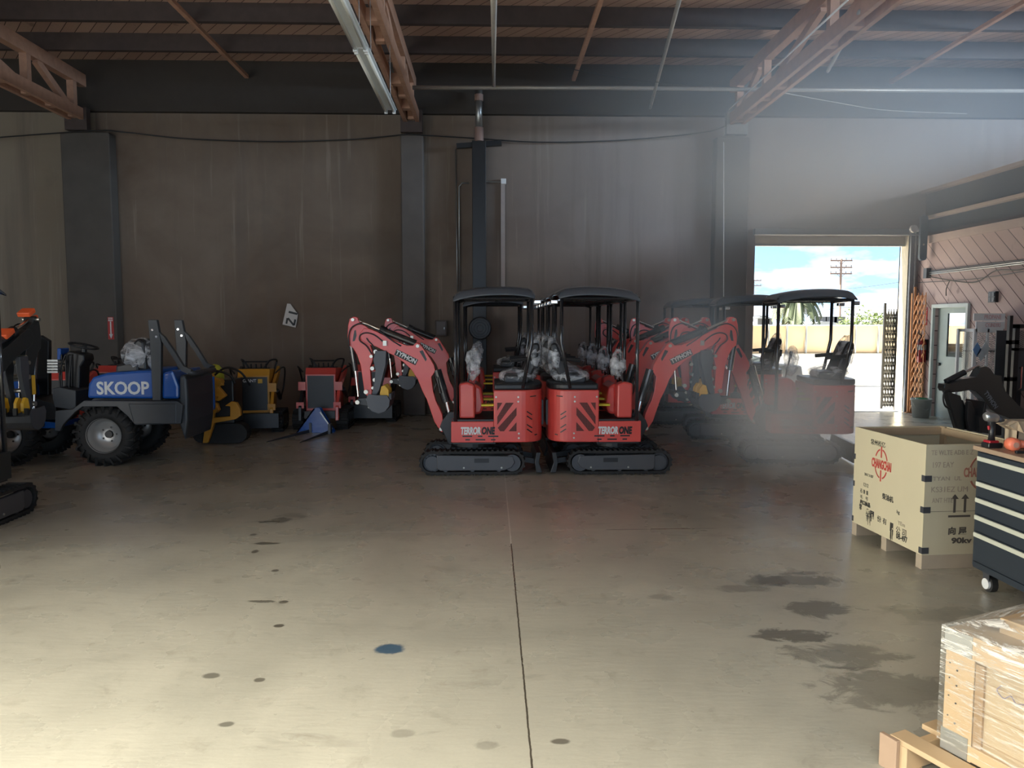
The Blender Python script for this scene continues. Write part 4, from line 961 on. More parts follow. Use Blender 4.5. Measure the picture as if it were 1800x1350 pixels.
text('lettering', 'SKOOP', .18, frontM(c[0], -.502, c[1]), M_SK, hood, bold=.005, width=b[0] - a[0], height=.165, extrude=.003)
# roll bars
for yy in (-.52, .26):
    dx = 0
    P = lambda px, py: (Ll(px, py, -.52)[0], Ll(px, py, -.52)[1])
    rb = mb().prism([P(260, 562), P(275, 562), P(279, 583), P(283, 604), P(282, 704), P(268, 704), P(264, 610)], yy, yy + .07).build('roll_bar', M_SLATE, t, bevel=.006)
    mb().prism([P(279, 584), P(284, 600), P(302, 626), P(318, 652), P(330, 658), P(336, 650), P(322, 644), P(306, 618), P(288, 592)], yy + .005, yy + .065).build('brace', M_SLATE, rb)
    g = mb()
    for q in ((268, 580), (275, 592)): p = P(*q); g.cyl((p[0], yy - .008, p[1]), (p[0], yy + .002, p[1]), .014, 10)
    g.build('bolts', M_CHROME, rb)
p, q = Ll(330, 654, -.52), Ll(330, 654, -.52)
mb().tube([(p[0], -.49, p[1]), (p[0] + .05, -.45, p[1] - .02), (p[0] + .05, .24, p[1] - .02), (p[0], .29, p[1])], .035, 10).build('roll_bar_crosspiece', M_SLATE, t, smooth=True)
# seat
s0, s1 = Ll(213, 655, 0), Ll(262, 597, 0)
sx0 = Ll(214, 650, 0)[0]
st = mb().prism(lp([(210, 656), (211, 640), (232, 636), (250, 640), (252, 656)], -.1), -.22, .22).build('seat', M_VINYL, t, bevel=.03)
sb = mb().prism(lp([(240, 648), (236, 620), (240, 602), (248, 594), (258, 600), (262, 625), (264, 652)], -.1), -.2, .2).build('seat_back', M_VINYL, t, bevel=.03)
ce = Ll(246, 626, -.1); c_ = crumple(ce[0] - .03, 0, ce[1] - .01, .22, .27, .25, 11, .2); c_.build('plastic_cover', M_WRAP, sb, smooth=True)
# steering
a = Ll(136, 690, 0); b = Ll(147, 608, 0)
mb().prism(lp([(128, 700), (124, 640), (120, 625), (130, 616), (156, 622), (158, 632), (150, 645), (148, 700)], 0), -.13, .13).build('steering_column', M_BLACK, t, bevel=.02)
tl = R(14); w_ = .17
ring_ = [(b[0] + w_ * math.cos(u) * math.cos(tl), w_ * math.sin(u), b[1] - w_ * math.cos(u) * math.sin(tl)) for u in [2 * math.pi * k / 28 for k in range(28)]]
sw = mb().tube(ring_, .014, 8, True).build('steering_wheel', M_BLACK, t, smooth=True)
g = mb()
for k in (0, 9, 19): g.bar(ring_[k], (b[0], 0, b[1] - .02), .03, .01)
g.cyl((b[0], 0, b[1] - .08), (b[0] + .005, 0, b[1] + .005), .035, 12).build('spokes', M_BLACK, sw)
# front frame, step, pivot
mb().prism(lp([(96, 700), (96, 682), (108, 680), (137, 686), (137, 715), (130, 720), (100, 715)], -.3), -.35, .35).build('step_box', M_SLATE, t, bevel=.01)
mb().prism(lp([(-30, 700), (60, 700), (97, 712), (97, 738), (-30, 738)], -.3), -.28, .28).build('front_chassis', M_BLACK, t)
mb().prism(lp([(24, 741), (66, 741), (96, 744), (96, 754), (60, 754), (32, 757)], -.35), -.3, .3).build('front_frame', M_BLUE, t, bevel=.01)
lm = mb().prism(lp([(20, 600), (44, 590), (60, 600), (60, 700), (20, 710)], -.2), -.2, -.12).prism(lp([(20, 600), (44, 590), (60, 600), (60, 700), (20, 710)], -.2), .12, .2).build('lift_tower', M_BLACK, t, bevel=.01)
mb().prism(lp([(18, 672), (27, 670), (34, 682), (36, 700), (16, 700)], -.3), -.26, .2).build('tower_cover', M_BLUE, t, bevel=.01)
mb().prism(lp([(100, 612), (107, 612), (107, 634), (100, 634)], -.1), -.1, .1).build('valve_cover', M_BLUE, t, bevel=.01)
h = mb()
rnd = random.Random(4)
for k in range(9):
    x = 84 + rnd.uniform(-6, 14); y_ = rnd.uniform(-.25, .1)
    h.tube(curve_pts([(Ll(x, 700)[0], y_, Ll(x, 700)[1]), (Ll(x + rnd.uniform(-6, 6), 660)[0], y_, Ll(x, 660)[1]), (Ll(x + rnd.uniform(-3, 8), 625)[0], y_, Ll(x, 625)[1])]), .011, 6)
h.build('hydraulic_hoses', M_HOSE, t, smooth=True)
g = mb()
for k in range(5): p = Ll(90, 634 + k * 5, -.3); g.box(p[0] - .05, p[0] + .08, -.3, -.24, p[1] - .012, p[1] + .012)
g.build('hydraulic_couplings', M_STEEL, t)

# ------------------------------------------------------------------ small walk-behind loaders along the wall
def stand_loader(label, paint, x, y, rz, group=None, writing=None, plate=True):
    t = thing('track_loader', label, 'loader', (x, y, 0), rz, group)
    for s in (-1, 1): track_set(t, 1, -.5, .42, s * .36, .18, .32, frame_m=M_BLACK, face=s)
    b = mb().box(-.36, .42, -.25, .25, .30, .92).prism([(-.36, .92), (.42, .92), (.42, .99), (-.30, 1.03)], -.25, .25).build('body', paint, t, bevel=.012)
    mb().box(-.375, -.36, -.215, .215, .36, .9).build('front_panel', M_BLACK, b)
    mb().box(-.5, .3, -.25, .25, .2, .32).build('chassis', M_BLACK, t)
    g = mb()
    for k in (-.16, -.08, .0, .08): g.cyl((-.05, k, 1.0), (-.07, k, 1.1), .012, 8)
    g.build('levers', M_BLACK, t)
    mb().box(-.12, .12, -.2, .2, .99, 1.03).build('console', M_BLACK, t, bevel=.01)
    for s in (-1, 1):
        mb().prism([(.44, .98), (.36, 1.04), (-.30, .78), (-.60, .40), (-.62, .18), (-.54, .18), (-.50, .36), (-.24, .68), (.38, .90)], s * .30 - .025, s * .30 + .025).build('lift_arm', paint if s < 0 else M_BLACK, t, bevel=.006)
        c_ = mb().cyl((.2, s * .34, .5), (-.15, s * .34, .66), .035, 10).build('lift_cylinder', M_BLACK, t); mb().cyl((-.15, s * .34, .66), (-.32, s * .34, .74), .016, 8).build('rod', M_CHROME, c_)
        mb().box(-.40, -.37, s * .30 - .06, s * .30 + .06, .66, .8).build('marker_plate', paint, t); mb().box(-.58, -.55, s * .30 - .06, s * .30 + .06, .38, .48).build('marker_plate', paint, t)
        # handle loops
        mb().tube(curve_pts([(.3, s * .24, .98), (.34, s * .28, 1.12), (.18, s * .27, 1.16), (.02, s * .2, 1.14), (.0, s * .12, 1.02)]), .016, 8).build('handle_loop', M_BLACK, t, smooth=True)
        mb().tube(curve_pts([(-.2, s * .32, .95), (-.1, s * .42, 1.04), (.1, s * .44, .98), (.2, s * .40, .7), (.1, s * .36, .5)]), .014, 6).build('hose', M_HOSE, t, smooth=True)
    mb().tube([(.05, -.2, 1.13), (.05, .2, 1.13)], .014, 8).build('cross_handle', M_BLACK, t)
    if plate: mb().box(-.66, -.62, -.42, .42, .10, .34).build('attachment_plate', M_BLACK, t, bevel=.005)
    mb().box(.42, .75, -.24, .24, .16, .2).build('standing_platform', M_BLACK, t)
    if writing:
        text('lettering', writing, .07, Matrix.Translation((-.377, .06, .84)) @ Matrix.Rotation(R(-90), 4, 'Z') @ Matrix.Rotation(R(90), 4, 'X'), M_WHITE, b, bold=.001)
        mb().box(-.378, -.375, -.14, -.07, .8, .87).build('caution_sticker', M_YEL, b)
    return t
def lx(px, y): return at(px, 700, y).x
stand_loader('yellow walk-behind track loader with black front right of the blue loader', M_OCH, lx(436, 12.4), 12.9, R(98), writing='GIANT')
stand_loader('red walk-behind track loader with black front behind the blue bucket', M_RED, lx(557, 12.6), 13.2, R(92), plate=False)
stand_loader('red walk-behind loader half hidden behind the steering wheel of the blue loader', M_RED, lx(112, 12.2), 12.3, R(95))
stand_loader('red walk-behind loader half hidden behind the seat of the blue loader', M_RED, lx(205, 13.7), 13.95, R(85))
stand_loader('dark red walk-behind loader behind the boom of the left excavator', M_RED, lx(655, 14.0), 14.15, R(90))
stand_loader('blue walk-behind track loader at the left edge behind the black boom', M_BLUE, -6.1, 8.55, R(100))
# yellow side-on loader arm behind the blue loader's tail
AY = 11.25; AOX = lx(392, AY)
t = thing('skid_loader', 'ochre yellow loader arm and frame just behind the blue loader tail', 'loader', (AOX, AY + .1, 0))
def La(X, Y_): q = at(340 + X / 4.5, 550 + Y_ / 4.5, AY); return (q.x - AOX, max(.0, q.z))
la = lambda pts: [La(*p) for p in pts]
mb().prism(la([(70, 485), (150, 480), (160, 505), (225, 530), (235, 575), (200, 582), (262, 655), (205, 697), (150, 690), (115, 620), (80, 560)]), -.12, -.04).build('arm_plate', M_OCH, t, bevel=.006)
mb().prism(la([(80, 560), (115, 620), (150, 690), (190, 720), (205, 770), (165, 790), (160, 830), (290, 820), (290, 740), (250, 735), (300, 700), (340, 710), (368, 760), (374, 812), (330, 842), (165, 872), (112, 1030), (72, 1030), (100, 830)]), -.1, -.03).build('lower_arm', M_OCH, t, bevel=.006)
for c_, r_ in (((200, 545), .05), ((165, 765), .055), ((185, 665), .025), ((95, 600), .025)): p = La(*c_); mb().cyl((p[0], -.17, p[1]), (p[0], -.0, p[1]), r_, 14).build('pivot_boss', M_OCH, t)
mb().box(-.35, .12, .0, .42, .3, .95).build('engine_box', M_BLACK, t, bevel=.02)
tt = mb()
for k in (0,): tt.prism(stadium(-.5, .3, .01, .3), -.0, .22)
tt.build('track', M_RUBBER, t)
mb().tube(curve_pts([(-.3, -.05, .98), (-.1, -.1, 1.08), (.1, -.08, 1.02), (.16, -.05, .9)]), .018, 8).build('hose', M_HOSE, t)
mb().tube(curve_pts([(-.25, .1, .95), (0, .05, 1.12), (.2, .1, 1.05), (.3, .2, .85)]), .016, 8).build('hose', M_HOSE, t)
p = at(363, 626, AY)
t = thing('oil_cap', 'bright yellow cap lying on the loader behind the roll bar', 'cap', (p.x, AY + .3, .95))
mb().lathe(0, 0, [(0, .0), (.14, .0), (.13, .12), (.07, .20), (0, .22)], 14).build('cap', mat('lime yellow', (.55, .55, .05), .5), t, smooth=True)
# blue bucket and pallet forks lying on the floor
g0 = gnd(522, 760); g1 = gnd(588, 760); by = g0.y; ox = (g0.x + g1.x) / 2
t = thing('loader_bucket', 'dark blue loader bucket tipped on its edge in front of the red loader', 'bucket', (ox, by - .05, 0)); hw = (g1.x - g0.x) / 2
z_ = at(555, 717, by).z
mb().prism([(-hw, 0), (hw, 0), (hw * .25, z_), (-hw * .05, z_)], 0, .02).prism([(-hw, 0), (hw, 0), (hw * .25, z_), (-hw * .05, z_)], .13, .15).build('side_plate', M_BLUE, t)
mb().add([(-hw, 0, 0), (-hw * .05, 0, z_), (-hw * .05, .15, z_), (-hw, .15, 0), (-hw + .02, 0, 0), (-hw * .05 + .02, 0, z_ - .01), (-hw * .05 + .02, .15, z_ - .01), (-hw + .02, .15, 0)], [(0, 1, 2, 3), (4, 7, 6, 5), (0, 3, 7, 4), (1, 5, 6, 2), (0, 4, 5, 1), (3, 2, 6, 7)]).build('back_plate', M_BLUE, t)
mb().bar((hw * .3, -.01, z_ - .06), (hw * .92, -.01, .06), .02, .035, up=(0, 1, 0)).build('cutting_edge', M_STEEL, t)
for k, (a, b) in enumerate((((470, 777), (545, 760)), ((528, 778), (578, 762)))):
    p, q = gnd(*a), gnd(*b)
    f = thing('pallet_fork', ('left dark pallet fork lying on the floor before the blue bucket', 'right dark pallet fork lying on the floor before the blue bucket')[k], 'fork', (q.x, q.y, 0)); d = Vector((p.x - q.x, p.y - q.y, 0))
    mb().add([(0, -.06, 0), (0, .06, 0), (0, .06, .05), (0, -.06, .05), (d.x, d.y - .04, 0), (d.x, d.y + .04, 0), (d.x, d.y + .04, .012), (d.x, d.y - .04, .012)], [(0, 1, 2, 3), (4, 7, 6, 5), (0, 4, 5, 1), (1, 5, 6, 2), (2, 6, 7, 3), (3, 7, 4, 0)]).build('tine', M_GREY, f)
    mb().box(-.0, .04, -.06, .06, 0, .16).build('heel', M_GREY, f)

# ------------------------------------------------------------------ open plywood crate
A_ = gnd(1619, 1001); B_ = gnd(1497, 938)
ang = math.atan2(B_.x - A_.x, B_.y - A_.y)         # turn of the crate's left face
Lc_ = (B_ - A_).length; Wc = .78
zt = at(1620, 782, A_.y).z
t = thing('plywood_crate', 'open pale plywood crate with Chinese writing and a red round stamp', 'crate', (A_.x, A_.y, 0), -ang)
# local: x right (0..Wc), y away (0..Lc_)
T_ = .018; zb = .105
ply = []
ply.append(MB().box(0, T_, 0, Lc_, zb, zt).build('left_panel', M_PLY, t))
pf = MB().box(T_, Wc - T_, 0, T_, zb, zt).build('near_panel', M_PLY, t)
MB().box(T_, Wc - T_, Lc_ - T_, Lc_, zb, zt).build('far_panel', M_PLY, t)
MB().box(Wc - T_, Wc, 0, Lc_, zb, zt).build('right_panel', M_PLY, t)
MB().box(T_, Wc - T_, T_, Lc_ - T_, zb, zb + T_).build('floor_panel', M_PLY, t)
fr = MB()
for z in (zt - .07, zt - .55): fr.box(T_, Wc - T_, Lc_ - T_ - .02, Lc_ - T_, z, z + .06).box(Wc - T_ - .02, Wc - T_, T_, Lc_ - T_ - .02, z, z + .06)
for y in (T_, Lc_ - T_ - .06): fr.box(Wc - T_ - .021, Wc - T_, y, y + .06, zb + T_, zt)
fr.build('inner_battens', mat('crate batten', (.50, .38, .24), .7), t)
for x, y in ((-.0, .0), (-.0, Lc_ * .5 - .03), (0, Lc_ - .07)):
    MB().box(x, Wc, y, y + .07, 0, zb).build('runner', mat('grey crate runner', (.42, .35, .26), .75), t, bevel=.003)
for z in (zt - .27, zt - .50, zt - .80):
    MB().box(-.004, .0, .0, .035, z, z + .045).box(-.004, .05, -.004, .0, z, z + .045).build('steel_clip', M_GREY, t)
    MB().box(-.004, .0, Lc_ - .02, Lc_, z, z + .045).build('steel_clip', M_GREY, t)
M_INK = mat('black stencil ink', (.04, .04, .035), .7, var=.3, scale=60)
M_REDI = mat('red stamp ink', (.50, .06, .045), .7, var=.1)
M_FAINT = mat('faint pencil writing', (.36, .31, .23), .7)
LP = ply[0]
def lt(s, px, py, h, m=M_INK, wd=None, b=.0, an=0):
    """writing on the left face, placed by fraction of the face: px from its far edge, py from its top"""
    return text('lettering', s, h, leftM(-.0015, Lc_ * (1 - px), zt - (zt - zb) * py, an), m, LP, bold=b, width=wd, height=h, extrude=.0008)
lt('常州松亿', .36, .11, .045, M_FAINT if 0 else M_INK, .20)
lt('CHANGCHAI', .42, .31, .075, M_REDI, .27, .003)
g = MB()
cy_, cz_ = Lc_ * .585, zt - (zt - zb) * .30
for (a0, a1) in ((15, 80), (100, 165), (195, 258), (282, 345)):
    for k in range(int((a1 - a0) / 6)):
        u, v = R(a0 + 6 * k), R(a0 + 6 * k + 7)
        if abs(math.sin(u)) * .115 < .045: continue
        g.bar((-.001, cy_ + .085 * math.cos(u), cz_ + .115 * math.sin(u)), (-.001, cy_ + .085 * math.cos(v), cz_ + .115 * math.sin(v)), .012, .0015, up=(1, 0, 0))
for s in (-1, 1): g.bar((-.001, cy_, cz_ + s * .05), (-.001, cy_, cz_ + s * .14), .016, .0015, up=(1, 0, 0))
g.build('stamp_ring', M_REDI, LP)
lt('2017.1107', .24, .455, .022, M_INK, .13); lt('1212', .20, .565, .03, M_INK, .07)
lt('石 重 量', .18, .64, .035, M_INK, .12); lt('毛   号', .18, .70, .03, M_INK, .12); lt('出口商品', .20, .755, .04, M_INK, .15, .002)
lt('常', .13, .81, .05, M_INK, .035, .001); lt('集团', .28, .84, .065, M_INK, .12, .003)
lt('柴油机', .53, .61, .05, M_INK, .15, .001); lt('kg', .68, .70, .035, M_INK, .035)
lt('份 有', .46, .85, .05, M_INK, .13); lt('限', .60, .875, .07, M_INK, .045, .005); lt('公 司', .73, .875, .055, M_INK, .13); lt('YEm', .73, .80, .03, M_FAINT, .09)
lt('0B-497', .74, .93, .045, M_INK, .14, .001)
for (px, py, r_) in ((.26, .87, .045), (.60, .92, .02)):
    g = MB()
    for k in range(16): a = random.uniform(-r_, r_); g.bar((-.0012, Lc_ * (1 - px) + a, zt - (zt - zb) * py + random.uniform(0, .05)), (-.0012, Lc_ * (1 - px) + a, zt - (zt - zb) * py - random.uniform(.01, .07)), .003, .001, up=(1, 0, 0))
    g.build('ink_smear', M_INK, LP)
def ft(s, x, z, h, m=M_INK, wd=None, b=.001): return text('lettering', s, h, frontM(x, -.0015, z), m, pf, bold=b, width=wd, height=h, extrude=.0008)
M_DINK = mat('dark ink', (.10, .085, .07), .7)
for x in (.235, .315): MB().box(x - .009, x + .009, -.002, 0, zt - .50, zt - .40).prism([(x - .03, zt - .40), (x, zt - .365), (x + .03, zt - .40)], -.002, 0).build('up_arrow', M_DINK, pf)
MB().box(.19, .36, -.002, 0, zt - .535, zt - .52).build('arrow_base_line', M_DINK, pf)
ft('向 层', .265, zt - .64, .06, M_DINK, .14, .002); ft('90kv', .30, zt - .71, .045, M_DINK, .16, .002)
M_PEN = mat('brown pencil on plywood', (.40, .32, .24), .7)
ft('TE WLTE ADB E Z', .20, zt - .06, .035, M_PEN, .32, 0); ft('197 EAY', .13, zt - .15, .04, M_PEN, .16, 0); ft('TYAN  UL', .17, zt - .25, .03, M_PEN, .22, 0)
ft('KS31EZ UM', .19, zt - .33, .04, M_PEN, .28, 0); ft('ANT HTE', .14, zt - .41, .035, M_PEN, .16, 0)
M_RED2 = mat('dull red stamp', (.42, .17, .12), .7)
ft('CHANGCHAI', .43, zt - .21, .07, M_RED2, .27, .002)
g = MB()
for k in range(36):
    u, v = R(10 * k), R(10 * k + 11)
    if abs(math.sin(u)) * .12 > .045: g.bar((.43 + .09 * math.cos(u), -.001, zt - .21 + .12 * math.sin(u)), (.43 + .09 * math.cos(v), -.001, zt - .21 + .12 * math.sin(v)), .014, .0015, up=(0, 1, 0))
g.build('stamp_ring', M_RED2, pf)
MB().box(T_, Wc - T_, -.0005, .001, zt - .492, zt - .489).build('panel_seam', M_DINK, pf)

# ------------------------------------------------------------------ tool chest with the things lying on it
CY1 = 5.02; CX = at(1712, 850, CY1).x; CY0 = 3.55; CW = .62
ztop = atX(1712, 782, CX).z
M_CH = mat('dark blue grey chest steel', (.028, .038, .05), .4, var=.06)
M_HND = mat('pale drawer pull', (.72, .74, .62), .4, .2, var=.03)
t = thing('tool_chest', 'tall dark rolling tool chest with pale full width drawer pulls', 'tool chest', (CX, CY0, 0))
D = CY1 - CY0; zb2 = .15
body = MB().box(.012, CW, 0, D, zb2, ztop - .03).build('cabinet', M_CH, t, bevel=.008)
MB().box(-.012, CW + .01, -.01, D + .012, ztop - .03, ztop).build('worktop', mat('brown worktop', (.40, .29, .2), .5, var=.1), t, bevel=.004)
hz_ = [atX(1718, y, CX - .01).z for y in (805, 850, 879, 910, 941)]
prev = ztop - .035
edges = [ztop - .035] + [z + .022 for z in hz_[1:]] + [zb2 + .03]
for k in range(5):
    dz1, dz0 = edges[k] - .004, edges[k + 1] + .004
    if k == 4: dz0 = zb2 + .05
    dr = MB().box(0, .012, .03, D - .03, dz0, dz1).build('drawer', M_CH, t, bevel=.003)
    zh = hz_[k]
    MB().box(-.014, .0, .05, D - .035, zh - .017, zh + .014).build('drawer_pull', M_HND, dr, bevel=.006)
MB().box(0, .012, .03, D - .03, zb2, zb2 + .04).build('plinth', M_CH, t)
for y in (.12, D - .10):
    for x in (.08, CW - .08):
        fk = MB().box(x - .035, x + .035, y - .035, y + .035, .12, zb2).box(x - .032, x - .027, y - .03, y + .03, .04, .13).box(x + .027, x + .032, y - .03, y + .03, .04, .13).build('caster_fork', M_GREY, t)
        w_ = MB(); n = 18; vs = []
        w_.cyl((x - .02, y, .055), (x + .02, y, .055), .055, 20); w_.build('caster_wheel', M_RUBBER, fk)
        MB().cyl((x - .036, y, .055), (x - .02, y, .055), .036, 18).build('wheel_cover', M_WPAINT, fk)
# cordless impact driver standing on its battery
dp = Vector((at(1742, 780, 4.93).x, 4.93, ztop))
t = thing('impact_driver', 'cordless red and black impact driver standing on the tool chest', 'power tool', dp, R(8))
MB().rbox(-.045, .06, -.035, .035, 0, .035, .01).build('battery', M_BLACK, t, bevel=.005)
M_DRED = mat('tool red', (.42, .02, .03), .4)
MB().rbox(-.035, .035, -.03, .03, .03, .05, .008).build('battery_clip', M_DRED, t, bevel=.004)
MB().tube([(.0, 0, .045), (.004, 0, .1), (-.004, 0, .17)], [.022, .017, .022], 14).build('grip', M_BLACK, t, smooth=True)
MB().tube([(-.02, 0, .12), (-.024, 0, .145)], [.008, .008], 8).build('trigger', M_DRED, t)
MB().tube([(-.055, 0, .205), (-.045, 0, .207), (.02, 0, .195), (.04, 0, .19)], [.022, .03, .03, .022], 16).build('motor_housing', M_STEEL, t, smooth=True)
MB().tube([(.035, 0, .191), (.065, 0, .184), (.085, 0, .18)], [.024, .02, .011], 16).build('nose', M_GREY, t, smooth=True)
# orange hand lamp
op = gnd(1775, 786, ztop)
t = thing('sander', 'orange round handled tool lying at the edge of the tool chest', 'power tool', (at(1781, 780, 4.80).x, 4.80, ztop), R(-6))
MB().ring(0, .042, [(0, -.035), (.03, -.035), (.042, -.02), (.042, .03), (.03, .04), (0, .04)], 20).build('head', mat('orange red plastic', (.85, .22, .12), .4), t, smooth=True)
MB().ring(0, .042, [(0, -.037), (.018, -.037), (.018, -.03), (0, -.03)], 16).build('pad', mat('dusty pad', (.55, .3, .22), .7), t)
MB().tube([(.03, 0, .045), (.09, 0, .04), (.25, -.03, .04)], [.03, .02, .024], 12).build('handle', MATS['orange red plastic'], t, smooth=True)
t = thing('hand_tool', 'small black tool lying before the orange tool on the chest', 'tool', (at(1786, 780, 4.70).x, 4.70, ztop), R(-4))
MB().rbox(0, .2, -.012, .012, 0, .018, .006).build('body', M_BLACK, t, bevel=.003)
# cardboard box with a raised flap
bx_ = at(1779, 760, 4.88); 
t = thing('cardboard_box', 'small open cardboard box with one flap sticking out on the tool chest', 'box', (bx_.x + .03, 4.87, ztop))
M_CARD = mat('cardboard', (.46, .37, .26), .8, var=.06)
MB().box(0, .30, 0, .006, 0, .18).box(0, .006, 0, .13, 0, .18).box(0, .3, .124, .13, 0, .18).box(.294, .3, 0, .13, 0, .18).box(0, .3, 0, .13, 0, .005).build('carton', M_CARD, t)
fl = MB().add([(.0, -.0, .18), (.30, -.0, .18), (.27, -.10, .115), (-.03, -.10, .115), (.0, -.0, .119), (.30, -.0, .119), (.27, -.10, .119), (-.03, -.10, .119)], [(0, 1, 2, 3), (4, 7, 6, 5), (0, 4, 5, 1), (1, 5, 6, 2), (2, 6, 7, 3), (3, 7, 4, 0)]).build('flap', M_CARD, t)
MB().add([(.0, .0, .18), (.0, .13, .18), (-.06, .13, .15), (-.06, .0, .15), (.0, .0, .118), (.0, .13, .118), (-.06, .13, .153), (-.06, .0, .153)], [(0, 1, 2, 3), (4, 7, 6, 5), (0, 4, 5, 1), (1, 5, 6, 2), (2, 6, 7, 3), (3, 7, 4, 0)]).build('flap', M_CARD, t)

# ------------------------------------------------------------------ wrapped crate on its pallet, lower right
th = R(-23.5)                                      # its long side leads toward the camera and right
Q0 = gnd(1564, 1290, .14)
t = thing('wooden_pallet', 'pine pallet under the plastic wrapped crate at the lower right', 'pallet', (Q0.x, Q0.y, 0), -th * -1 if 0 else R(23.5))
# local axes after the turn: +x = away-right along the short side, -y = toward the camera along the boards
PLW, PLL = 1.05, 1.2
for k in range(6):
    x = .0 + k * .19
    b = MB().box(x, x + .09, -PLL, 0, .118, .14).build('deck_board', M_PINE, t, bevel=.003)
for y in (-.06, -PLL / 2, -PLL + .04):
    MB().box(0, PLW, y - .02, y + .02, .02, .118).build('stringer', M_PINE, t, bevel=.003)
MB().box(-.022, -.001, -.05, .03, .0, .138).build('end_board', mat('grey brown pallet end', (.36, .25, .17), .7), t, bevel=.003)
for k in (0, 3, 5):
    x = k * .19; MB().box(x, x + .09, -PLL, 0, 0, .02).build('bottom_board', M_PINE, t)
P0 = gnd(1657, 1312, .14)
hcr = at(1657, 1102, P0.y).z - .14
t = thing('wrapped_crate', 'pale wooden crate wrapped in clear film on the pallet at the lower right', 'crate', (P0.x, P0.y, .14), R(23.5))
M_CRW = plank_material('pale crate board', (.40, .31, .20), (.50, .40, .27), .115, 0, (2, 0), line=(.36, .26, .16), rough=.55, lw=.02)
CWd, CLn = .9, 1.1
MB().box(.01, CWd, -CLn, -.0, 0, hcr).build('box', M_CRW, t, bevel=.003)
fr = MB().box(-.008, .012, -.115, .0, .0, hcr).box(-.008, .012, -CLn, -.115, hcr - .09, hcr).box(-.008, .012, -CLn, -.115, 0, .06).build('corner_frame', M_PINE, t, bevel=.003)
MB().box(-.002, .011, -.150, -.117, .06, hcr - .1).build('brown_batten_strip', mat('brown grooved batten', (.33, .22, .12), .7), t)  # narrow strip in a darker brown beside the corner frame
for z in (.0, hcr - .085):
    MB().box(-.011, -.007, -.105, .0, z, z + .085).box(-.011, .09, .0, .004, z, z + .085).build('steel_corner', M_STEEL, t)
g = MB()
for z in (.12, .2, .27, .33): g.cyl((-.0095, -.05, z), (-.008, -.05, z), .004, 8).cyl((-.0095, -.02, z + .02), (-.008, -.02, z + .02), .003, 8)
g.build('nail_heads', M_BLACK, t)
wr = curve_pts([(-.003, -.215, hcr * .71), (-.003, -.20, hcr * .66), (-.003, -.225, hcr * .62), (-.003, -.25, hcr * .66), (-.003, -.27, hcr * .62), (-.003, -.30, hcr * .64), (-.003, -.31, hcr * .60), (-.003, -.34, hcr * .64), (-.003, -.36, hcr * .56), (-.003, -.33, hcr * .52)])
MB().tube(wr, .0022, 4).build('handwriting', mat('blue grey pen', (.2, .17, .25), .6), t)
# second lower board box inside the film, then the film
MB().box(.12, .7, -.8, -.12, hcr, hcr + .06).build('top_tray', M_PINE, t, bevel=.004)
m_, t_, b_ = nodes_of('stretched clear film', .12, .6)
t_.nodes.clear(); o_ = t_.nodes.new('ShaderNodeOutputMaterial'); mx_ = t_.nodes.new('ShaderNodeMixShader'); tr_ = t_.nodes.new('ShaderNodeBsdfTransparent'); tr_.inputs[0].default_value = (.96, .95, .92, 1)
pb = t_.nodes.new('ShaderNodeBsdfPrincipled'); pb.inputs['Base Color'].default_value = (.92, .90, .82, 1); pb.inputs['Roughness'].default_value = .15
tc_ = t_.nodes.new('ShaderNodeTexCoord')
st_ = noise_(t_, mapping(t_, tc_.outputs['Object'], (2, 3.2, 30), (R(12), 0, 0)), 2.0, 7, .75, .8)
sx_ = t_.nodes.new('ShaderNodeSeparateXYZ'); t_.links.new(tc_.outputs['Object'], sx_.inputs[0])
top_ = ramp(t_, sx_.outputs[2], hcr * .5, hcr * 1.02)
f_ = mth(t_, 'MULTIPLY', ramp(t_, st_, .50, .62), mth(t_, 'MULTIPLY_ADD', top_, .5, .42))
f_ = mth(t_, 'ADD', f_, mth(t_, 'MULTIPLY_ADD', top_, .14, .05))
t_.links.new(f_, mx_.inputs[0]); t_.links.new(tr_.outputs[0], mx_.inputs[1]); t_.links.new(pb.outputs[0], mx_.inputs[2]); t_.links.new(mx_.outputs[0], o_.inputs['Surface'])
bp2 = t_.nodes.new('ShaderNodeBump'); bp2.inputs['Strength'].default_value = .8; bp2.inputs['Distance'].default_value = .01
t_.links.new(st_, bp2.inputs['Height']); t_.links.new(bp2.outputs['Normal'], pb.inputs['Normal'])
w_ = MB(); e = .016
nx = 18; ny = 22; vs = []; fs = []
for i in range(nx + 1):
    for j in range(ny + 1):
        u, v = i / nx, j / ny; x = -e + (CWd + 2 * e) * u; y = e - (CLn + 2 * e) * v
        d = min(u, 1 - u, v, 1 - v) * 4
        k = max(0, 1 - abs(x - .2) / .5) * max(0, 1 - abs(y + .15) / .6)
        z = hcr + .008 + min(1, d * 1.5) * .07 * (1 - .4 * v) + .012 * noise.noise(Vector((x * 8, y * 6, 0))) * min(1, d * 3)
        vs.append((x, y, z))
for i in range(nx):
    for j in range(ny):
        a = i * (ny + 1) + j; fs.append((a, a + ny + 1, a + ny + 2, a + 1))
n0 = len(vs); rim = [i * (ny + 1) for i in range(nx + 1)] + [nx * (ny + 1) + j for j in range(1, ny + 1)] + [i * (ny + 1) + ny for i in range(nx - 1, -1, -1)] + [j for j in range(ny - 1, 0, -1)]
for r_ in rim: vs.append((vs[r_][0], vs[r_][1], .03))
for k in range(len(rim)):
    k2 = (k + 1) % len(rim); fs.append((rim[k], rim[k2], n0 + k2, n0 + k))
w_.add(vs, fs).build('stretch_film', m_, t, smooth=False)

